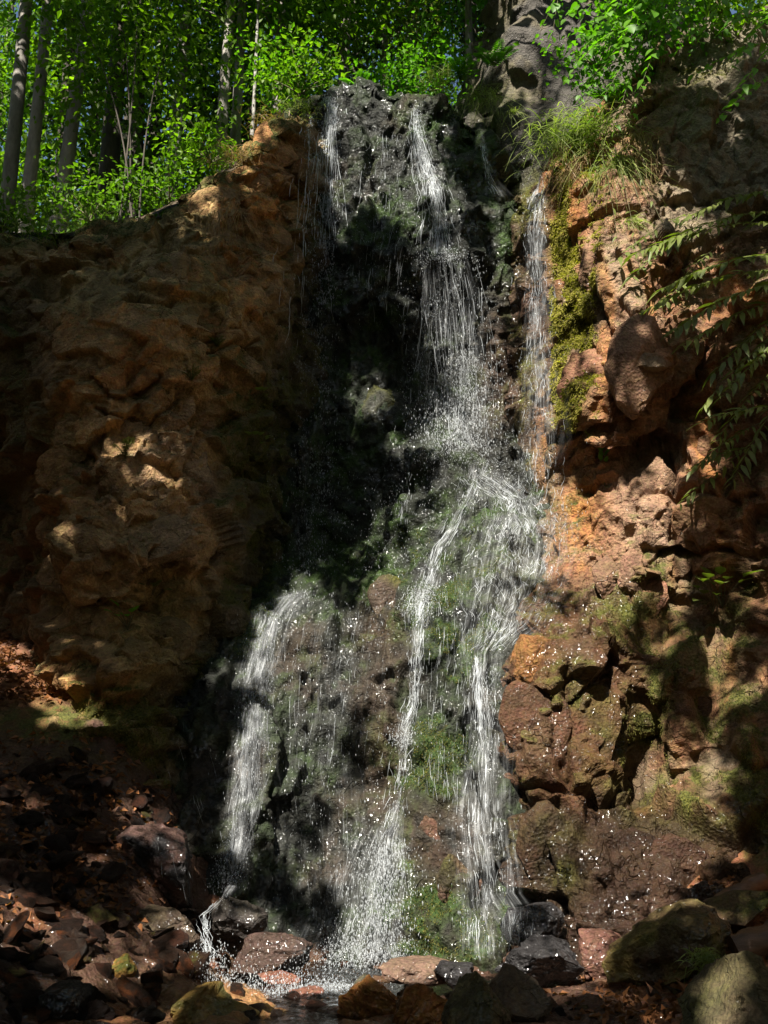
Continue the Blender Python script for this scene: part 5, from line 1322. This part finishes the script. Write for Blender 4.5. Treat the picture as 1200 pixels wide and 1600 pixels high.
tree('slim straight trunk on the left ridge, left of a pair', tb(343, 245, 11.9), 12, .075, (.1, .1), C3(((.1, 0, 3.8), (1.5, 1.3, 1.4)), ((.1, .2, 7.5), (2.0, 1.8, 2.4))), 'beech', 'bark', G1, seed=6, sprays=110)
tree('slim straight trunk on the left ridge, right of a pair', tb(366, 235, 12.3), 12, .07, (0, .1), C3(((.1, 0, 4), (1.5, 1.3, 1.5)), ((.1, .2, 7.5), (2.0, 1.8, 2.4))), 'beech', 'bark', G1, seed=7, sprays=110)
tree('thin sapling with bare dry twigs near the ridge top', tb(392, 205, 11.4), 5, .025, (.1, .1), C3(((.2, -.1, 2.6), (.9, .8, .9)),), 'beech', 'birch', G1, seed=8, sprays=26, name='sapling')
# multi-stemmed hazel at the cliff edge
hb = np.array(tb(203, 352, 10.5)); 
hz = empty('hazel_bush', hb, 'many-stemmed young hazel fanning out on the left cliff edge', 'tree', G1)
GH = Geo()
for i, (px, py) in enumerate([(120, 20), (185, -10), (215, 10), (280, 30)]):
    q = at(px, py, 10.7 + .15 * i) - hb
    c = bez((np.array([random.uniform(-.12, .12), random.uniform(-.1, .1), -.1]), np.array([q[0] * .15, 0, q[2] * .55]), q), 14)
    g = Geo(); g.tube(c, np.linspace(.012, .005, 14), 6)
    link('trunk', g.mesh('trunk'), M['darkbark'], hz)
    (V, F), _ = crown_geo(q * [1, 1, .93], np.array([.75, .6, .75]), 16, 36, .085, 900 + i, .3); GH.add(V, F)
    (V, F), _ = crown_geo(q * [.75, 1, .66], np.array([.6, .5, .5]), 7, 30, .08, 950 + i, .3); GH.add(V, F)
link('crown', GH.mesh('crown', smooth=False), M['beech'], hz)
# trees behind the lip
tree('dark spruce with drooping boughs left of centre', tb(470, 160, 16), 14, .14, (0, 0), C3(((0, 0, 3), (1.9, 1.9, 1.8)), ((0, 0, 6.5), (1.6, 1.6, 2.4))), 'spruce', 'darkbark', G1, seed=10, sprays=130, leaf=.13, name='spruce_tree')
tree('straight brown trunk standing behind the middle of the lip', tb(645, 120, 15.5), 14, .12, (0, .1), C3(((0, .3, 4.8), (2.1, 1.6, 1.5)), ((0, .3, 8), (2.2, 2, 2.6))), 'spruce', 'bark', G1, seed=11, sprays=110, leaf=.12, name='spruce_tree')
tree('dark spruce behind the right half of the lip', tb(735, 120, 15.8), 14, .14, (0, 0), C3(((0, 0, 3.2), (1.7, 1.7, 1.8)), ((0, 0, 6.5), (1.5, 1.5, 2.4))), 'spruce', 'darkbark', G1, seed=12, sprays=120, leaf=.13, name='spruce_tree')
tree('leafy maple behind the left end of the lip', tb(530, 160, 13.6), 10, .09, (.2, .1), C3(((.1, -.2, 3.0), (1.5, 1.2, 1.2)), ((.2, 0, 6), (2.0, 1.8, 2.0))), 'beech', 'bark', G1, seed=13, sprays=120, name='maple_tree')
tree('leafy maple behind the ridge left of the falls', tb(430, 190, 12.8), 10, .08, (.1, .1), C3(((.1, -.2, 2.8), (1.5, 1.2, 1.4)), ((.2, 0, 6), (2.0, 1.8, 2.2))), 'beech', 'bark', G1, seed=14, sprays=130, name='maple_tree')
tree('pale-leaved willow in the gap above the middle of the lip', tb(600, 140, 14.2), 9, .06, (.1, .1), C3(((.1, 0, 2.6), (1.0, .9, .9)), ((.1, 0, 5), (1.3, 1.2, 1.6))), 'olive', 'bark', G1, seed=15, sprays=60, name='willow_tree')
tree('bright young maple above the right half of the lip', tb(735, 150, 12.6), 8, .06, (.1, .1), C3(((.1, -.2, 2.2), (1.1, .9, .9)), ((.0, 0, 4.6), (1.5, 1.4, 1.6))), 'fresh', 'bark', G1, seed=16, sprays=70, name='maple_tree')
# deeper trees
fars = [(-40, 17, 'far_leaf'), (60, 19, 'beech'), (150, 17.5, 'far_leaf'), (240, 16.5, 'spruce'), (310, 18.5, 'far_leaf'), (390, 16, 'far_leaf'), (450, 21, 'spruce'), (560, 20, 'far_leaf'), (690, 19.5, 'far_leaf'), (800, 18, 'far_leaf'), (900, 17, 'beech'), (1020, 15, 'beech'), (1130, 14, 'beech'), (0, 23, 'far_leaf'), (200, 23, 'spruce'), (350, 24, 'far_leaf'), (620, 25, 'spruce'), (760, 24, 'far_leaf'), (100, 15.2, 'beech'), (215, 14.3, 'far_leaf'), (-120, 15, 'beech'), (-60, 20, 'far_leaf'), (60, 26, 'far_leaf')]
words = ['behind the far left beeches', 'deep between the left beeches', 'behind the dark left trunk', 'filling the shade behind the hazel', 'behind the pale spotted trunk', 'behind the slim pair of trunks', 'far back left of the lip', 'far back above the left end of the lip', 'far back above the right half of the lip', 'behind the grey crag', 'above the crag at the top edge', 'above the upper right cliff', 'in the far upper right corner', 'deepest in the forest at far left', 'deepest in the forest behind the hazel', 'deepest in the forest behind the ridge', 'deepest above the middle of the lip', 'deepest beside the grey crag', 'just behind the third tall beech', 'just behind the hazel stems', 'leaning in from beyond the left edge', 'far back beyond the left edge', 'farthest back between the left beeches']
for i, (px, Y, mt) in enumerate(fars):
    h = 13
    tree({'beech': 'bright leafy tree ', 'far_leaf': 'dim leafy tree ', 'spruce': 'dark conifer '}[mt] + words[i], tb(px, 200, Y), h, .12, (0, 0), C3(((0, 0, 2.6), (2.2, 1.8, 1.9)), ((0, 0, 6.0), (2.5, 2.0, 2.6)), ((0, 0, 10), (2.2, 1.8, 2.2))), mt, 'darkbark', 'background forest trees', seed=40 + i, sprays=130, per=26, leaf=.14, limbs=8, name={'spruce': 'spruce_tree'}.get(mt, 'broadleaf_tree'))
# shrubs along the edge
def shrub(label, base, rad, n, mat, leaf=.07, seed=0, per=26):
    root = empty('shrub', base, label, 'shrub')
    (V, F), c = crown_geo(np.array([0, 0, rad[2] * .8]), np.array(rad), n, per, leaf, seed, .35)
    link('foliage', mesh_np('foliage', V, F, False), M[mat], root)
    G = Geo()
    for q in c[:10]: G.tube(bez((np.zeros(3), q * [.3, .3, .6], q), 7), np.linspace(.01, .004, 7), 4)
    link('stem', G.mesh('stem'), M['stem'], root)
shrub('bright sunlit shrub on the lip between the two upper falls', at(630, 150, 11.5), (.5, .4, .32), 34, 'fresh', .075, 1)
shrub('bright green shrub at the right end of the lip', at(672, 118, 11.9), (.4, .35, .3), 22, 'fresh', .075, 2)
shrub('leafy shrub at the left end of the lip beside the ridge', at(468, 150, 11.2), (.45, .4, .38), 30, 'beech', .075, 3)
shrub('sunlit shrub high on the ridge left of the falls', at(440, 140, 11.6), (.5, .4, .4), 30, 'fresh', .075, 4)
shrub('dark shrub at the foot of the slim pair of trunks', at(330, 255, 10.8), (.55, .4, .3), 30, 'beech', .07, 5)
shrub('dark undergrowth shrub between beeches and hazel', at(140, 345, 10.7), (.6, .4, .3), 30, 'far_leaf', .07, 6)
shrub('undergrowth shrub right of the hazel on the cliff top', at(265, 320, 10.7), (.5, .4, .3), 30, 'far_leaf', .07, 7)
shrub('low shrub on the far left corner of the cliff top', at(5, 362, 9.9), (.5, .3, .25), 28, 'far_leaf', .07, 8)
shrub('bright shrub on the rim above the upper right cliff', at(1010, 60, 9.6), (.6, .4, .4), 44, 'fresh', .08, 9)
shrub('leafy shrub on the rim near the upper right corner', at(1130, 20, 9.6), (.7, .4, .45), 50, 'beech', .08, 10)
shrub('green shrub on the rim between the grey crag and the grass tuft', at(935, 110, 9.8), (.35, .3, .3), 24, 'fresh', .07, 11)

# ------------------------------------------------------------------ litter, log
def litter(name, label, pick, n, size):
    C = []
    for i in range(n):
        px, py = pick()
        C.append(ground_hit(px, py))
    C = np.array(C); C[:, 2] += .012 + rng.random(n) * .03
    D = rng.normal(0, 1, (n, 3)) * [1, 1, .35]
    V, F = leaves_geo(C, D, np.array([0, 0, 1.]) + rng.normal(0, .6, (n, 3)), rng.uniform(.6, 1.3, n) * size, rng.uniform(.25, .4, n) * size, .5, .3)
    return tag(link(name, mesh_np(name, V, F, False), M['litter']), label, 'dead leaves', kind='stuff')
litter('fallen_leaves', 'brown dead leaves covering the slope at the left edge', lambda: (random.uniform(-20, 130), random.uniform(985, 1100)), 900, .06)
litter('fallen_leaves', 'wet red-brown dead leaves between the stones of the left scree', lambda: (random.uniform(-20, 280), random.uniform(1150, 1450)), 900, .06)
litter('fallen_leaves', 'red and orange dead leaves on the right bank', lambda: (random.uniform(850, 1210), random.uniform(1380, 1600)), 1300, .06)

def logmesh(name, label, a, b, ra, rb, seed):
    a = np.array(a); b = np.array(b)
    t = np.linspace(0, 1, 16)[:, None]
    c = a + (b - a) * t; L = np.linalg.norm(b - a)
    G = Geo(); G.tube(c - a, np.linspace(ra, rb, 16), 14)
    V = np.concatenate(G.V); F = np.concatenate(G.F)
    ax = norm(b - a); radial = V - (V @ ax)[:, None] * ax
    V = V + norm(radial) * (.25 * ra * fbm(V * np.array([.6, 2, 2]) + seed, 9, 3, seed))[:, None]
    G2 = Geo(); G2.add(V, F)
    n = 14
    G2.add(V[:n], [(0, i + 1, i) for i in range(1, n - 1)]); G2.add(V[-n:], [(0, i, i + 1) for i in range(1, n - 1)])
    return tag(link(name, G2.mesh(name), M['wood'], None, a), label, 'log')
def gp(px, py, dz=.05): 
    p = ground_hit(px, py); p[2] += dz; return p
logmesh('fallen_log', 'short rotten log lying in dead leaves on the right bank', gp(1105, 1440, .06), gp(1195, 1400, .1), .07, .055, 3)
logmesh('fallen_log', 'dark hollow log end at the right edge above the corner boulder', gp(1150, 1510, .08), gp(1240, 1490, .12), .09, .1, 5)
for i, (a, b, l) in enumerate([((845, 1545), (905, 1555), 'thin twig lying on the gravel right of the foreground rocks'), ((1060, 1398), (1120, 1385), 'dry stick above the short log on the right bank'), ((1070, 1420), (1130, 1390), 'dry stick leaning on the slanting slab'), ((60, 1075), (130, 1082), 'pale stick at the foot of the left cliff')]):
    logmesh('stick', l, gp(*a, .02), gp(*b, .03), .01, .006, 20 + i)

# ------------------------------------------------------------------ unseen near-bank trees, leaves placed along sun rays to shape the shade
LIT = """
467777764677
466676672732
222257726931
112127739954
000104679855
001104569754
002103579754
001003689673
001003799783
000076999865
100486999864
130485999873
000586999852
001667999861
001678998943
102788887733
""".split()
LITM = np.array([[int(c) for c in r] for r in LIT], float) / 9

def lit(px, py):
    gx = np.clip(px / 100 - .5, 0, 10.999); gy = np.clip(py / 100 - .5, 0, 14.999)
    i = gx.astype(int); j = gy.astype(int); fx = gx - i; fy = gy - j
    return (LITM[j, i] * (1 - fx) + LITM[j, i + 1] * fx) * (1 - fy) + (LITM[j + 1, i] * (1 - fx) + LITM[j + 1, i + 1] * fx) * fy

pts = []
for nm in ('waterfall_cliff', 'left_cliff', 'right_cliff', 'upper_crag'):
    V = SURF[nm]['V'][::3]
    px, py = proj(V)
    vis = (V[:, 1] < front(V[:, 0], V[:, 2]) + .4) & (px > -40) & (px < 1240) & (py > 60)
    pts.append(V[vis])
gv = np.array([v.co for v in near.data.vertices])[::7]
pts.append(gv[(gv[:, 1] < 9)])
fq = np.stack([rng.uniform(-20, 420, 9000), rng.uniform(200, 360, 9000)], 1)
pts.append(at(fq[:, 0], fq[:, 1], rng.uniform(11.4, 13, 9000)))
pts = np.concatenate(pts)
px, py = proj(pts)
li = lit(px, py)
nz = fbm(pts * np.array([1, 1, 1]), 1.6, 3, 700) * .5 + .5 + .35 * vnoise(pts, 7, 705)
spot = np.zeros(len(pts), bool)
jx = px + 14 * fbm(pts, 5, 3, 711); jy = py + 14 * fbm(pts, 5, 3, 712)
for (cx, cy, rx, ry) in [(283, 625, 20, 55), (262, 590, 15, 15), (303, 690, 12, 35), (275, 745, 25, 30), (255, 830, 42, 20), (335, 832, 30, 14), (195, 808, 18, 14), (103, 870, 13, 34), (186, 872, 24, 12), (190, 692, 28, 14), (150, 1130, 62, 36), (55, 1062, 55, 26), (232, 1318, 40, 40),
                         (405, 240, 30, 45), (345, 345, 45, 10), (310, 300, 20, 12), (430, 480, 10, 30), (120, 1085, 20, 14), (30, 1420, 30, 14), (90, 1490, 40, 30), (40, 1290, 30, 30), (470, 930, 30, 14), (200, 1510, 40, 12), (1110, 125, 38, 18), (1145, 200, 12, 22), (600, 1545, 60, 25), (800, 1520, 40, 20), (330, 1560, 50, 25), (1130, 1530, 60, 22), (420, 210, 40, 25), (330, 560, 26, 8), (360, 430, 10, 20), (210, 720, 16, 16)]:
    spot |= ((jx - cx) / (rx * 1.2 + 12)) ** 2 + ((jy - cy) / (ry * 1.2 + 12)) ** 2 < 1
shade = (nz > (li * 1.25 - .12)) & ~spot
SP_ = pts[shade]
SP_ = SP_[rng.choice(len(SP_), 95000)]
dist = rng.uniform(7.6, 11.5, len(SP_))
LC = SP_ + SD * dist[:, None] + rng.normal(0, .05, SP_.shape)
lx, ly = proj(LC)
ind = (LC[:, 1] * CP + (LC[:, 2] - CAMZ) * SP > .1) & (lx > -60) & (lx < 1260) & (ly > -80) & (ly < 1680)
LC = LC[~ind]
# three unseen trees share the leaves placed for shade
roots_ = [(-6.5, 3.2), (-8.5, -1.5), (-7.5, 6.5)]
own = np.argmin([((LC[:, 0] - a) ** 2 + (LC[:, 1] - b) ** 2) for a, b in roots_], axis=0)
for i, (a, b) in enumerate(roots_):
    C = LC[own == i]
    base = np.array([a, b, float(ground_z(a, b)[0]) - .1 if b < 5 else 2.0])
    t = empty('overhanging_beech', base, ['tall overhanging beech on the left bank whose crown shades the gorge', 'tall beech behind the viewer shading the stream bed', 'tall beech left of the cliff shading the left wall'][i], 'tree', 'overhanging beeches on the near bank')
    m = len(C)
    V, F = leaves_geo(C - base, rng.normal(0, 1, (m, 3)), SD + rng.normal(0, .5, (m, 3)), rng.uniform(.085, .12, m), rng.uniform(.033, .046, m), .15, .1)
    link('crown', mesh_np('crown', V, F, False), M['shade_leaf'], t)
    G = Geo(); hh = C[:, 2].max() - base[2]
    tt = np.linspace(0, 1, 14)[:, None]
    tk = np.concatenate([.3 * np.sin(tt * 4 + i), .2 * np.cos(tt * 3), tt * hh * .95], 1)
    G.tube(tk, np.linspace(.28, .07, 14), 12)
    link('trunk', G.mesh('trunk'), M['bark'], t)
    GB = Geo()
    for k in rng.choice(m, 26, replace=False):
        q = C[k] - base
        z0 = np.clip(q[2] - .5 * np.hypot(q[0], q[1]), hh * .25, hh * .9)
        s0 = np.array([np.interp(z0, tk[:, 2], tk[:, 0]), np.interp(z0, tk[:, 2], tk[:, 1]), z0])
        GB.tube(bez((s0, (s0 + q) / 2 + [0, 0, .4], q), 10), np.linspace(.06, .01, 10), 5)
    link('limb', GB.mesh('limb'), M['bark'], t)

# unseen trees added to block sky light, with a gap towards the sun
nd = 52000
dv = norm(rng.normal(size=(nd, 3))); dv[:, 2] = np.abs(dv[:, 2])
DQ = np.array([0, 6.0, 2.5]) + dv * rng.uniform(9.5, 14, (nd, 1)) * np.array([1, 1.0, 1.15])
tq = (DQ[:, 1] - 9.0) / SD[1]
hx = DQ[:, 0] - SD[0] * tq; hz_ = DQ[:, 2] - SD[2] * tq
beam = (tq > 0) & (np.abs(hx) < 8.0) & (hz_ > -2.5) & (hz_ < 27.0)
lx, ly = proj(DQ)
dep = DQ[:, 1] * CP + (DQ[:, 2] - CAMZ) * SP
inview = (dep > .1) & (lx > -150) & (lx < 1350) & (ly > -170) & (ly < 1800)
DQ = DQ[~beam & ~inview & (DQ[:, 1] < 14) & (DQ[:, 2] > 2.5)]
ring = [(7.5, 3.0, 'leafy tree on the right bank beside the viewer'), (8.5, 8.5, 'leafy tree on the slope right of the cliff'), (5.5, -4.5, 'leafy tree behind the viewer at right'), (0.5, -7.0, 'leafy tree straight behind the viewer'), (-5.5, -7.0, 'leafy tree behind the viewer at left'), (-10.5, 2.0, 'leafy tree further up the left bank'), (-9.5, 9.0, 'leafy tree beyond the left cliff')]
own = np.argmin([((DQ[:, 0] - a) ** 2 + (DQ[:, 1] - b) ** 2) for a, b, _ in ring], axis=0)
for i, (a, b, lab) in enumerate(ring):
    C = DQ[own == i]
    base = np.array([a, b, .3 * abs(a) - .2])
    t = empty('broadleaf_tree', base, lab, 'tree', 'trees around the viewer')
    m = len(C)
    if m < 30: continue
    L = rng.uniform(.3, .55, m)
    V, F = leaves_geo(C - base, rng.normal(0, 1, (m, 3)), rng.normal(0, .6, (m, 3)) + norm(C - np.array([0, 6, 2.5])), L, L * .35, .15, .1)
    link('crown', mesh_np('crown', V, F, False), M['shade_leaf'], t)
    hh = C[:, 2].max() - base[2]
    tt = np.linspace(0, 1, 12)[:, None]
    tk = np.concatenate([.3 * np.sin(tt * 4 + i), .2 * np.cos(tt * 3), tt * hh * .9], 1)
    G = Geo(); G.tube(tk, np.linspace(.24, .06, 12), 10)
    link('trunk', G.mesh('trunk'), M['bark'], t)
    GB = Geo()
    for k in rng.choice(m, 16, replace=False):
        q = C[k] - base
        z0 = np.clip(q[2] - .5 * np.hypot(q[0], q[1]), hh * .2, hh * .85)
        GB.tube(bez((np.array([0, 0, z0]), (np.array([0, 0, z0]) + q) / 2 + [0, 0, .4], q), 8), np.linspace(.05, .012, 8), 5)
    link('limb', GB.mesh('limb'), M['bark'], t)
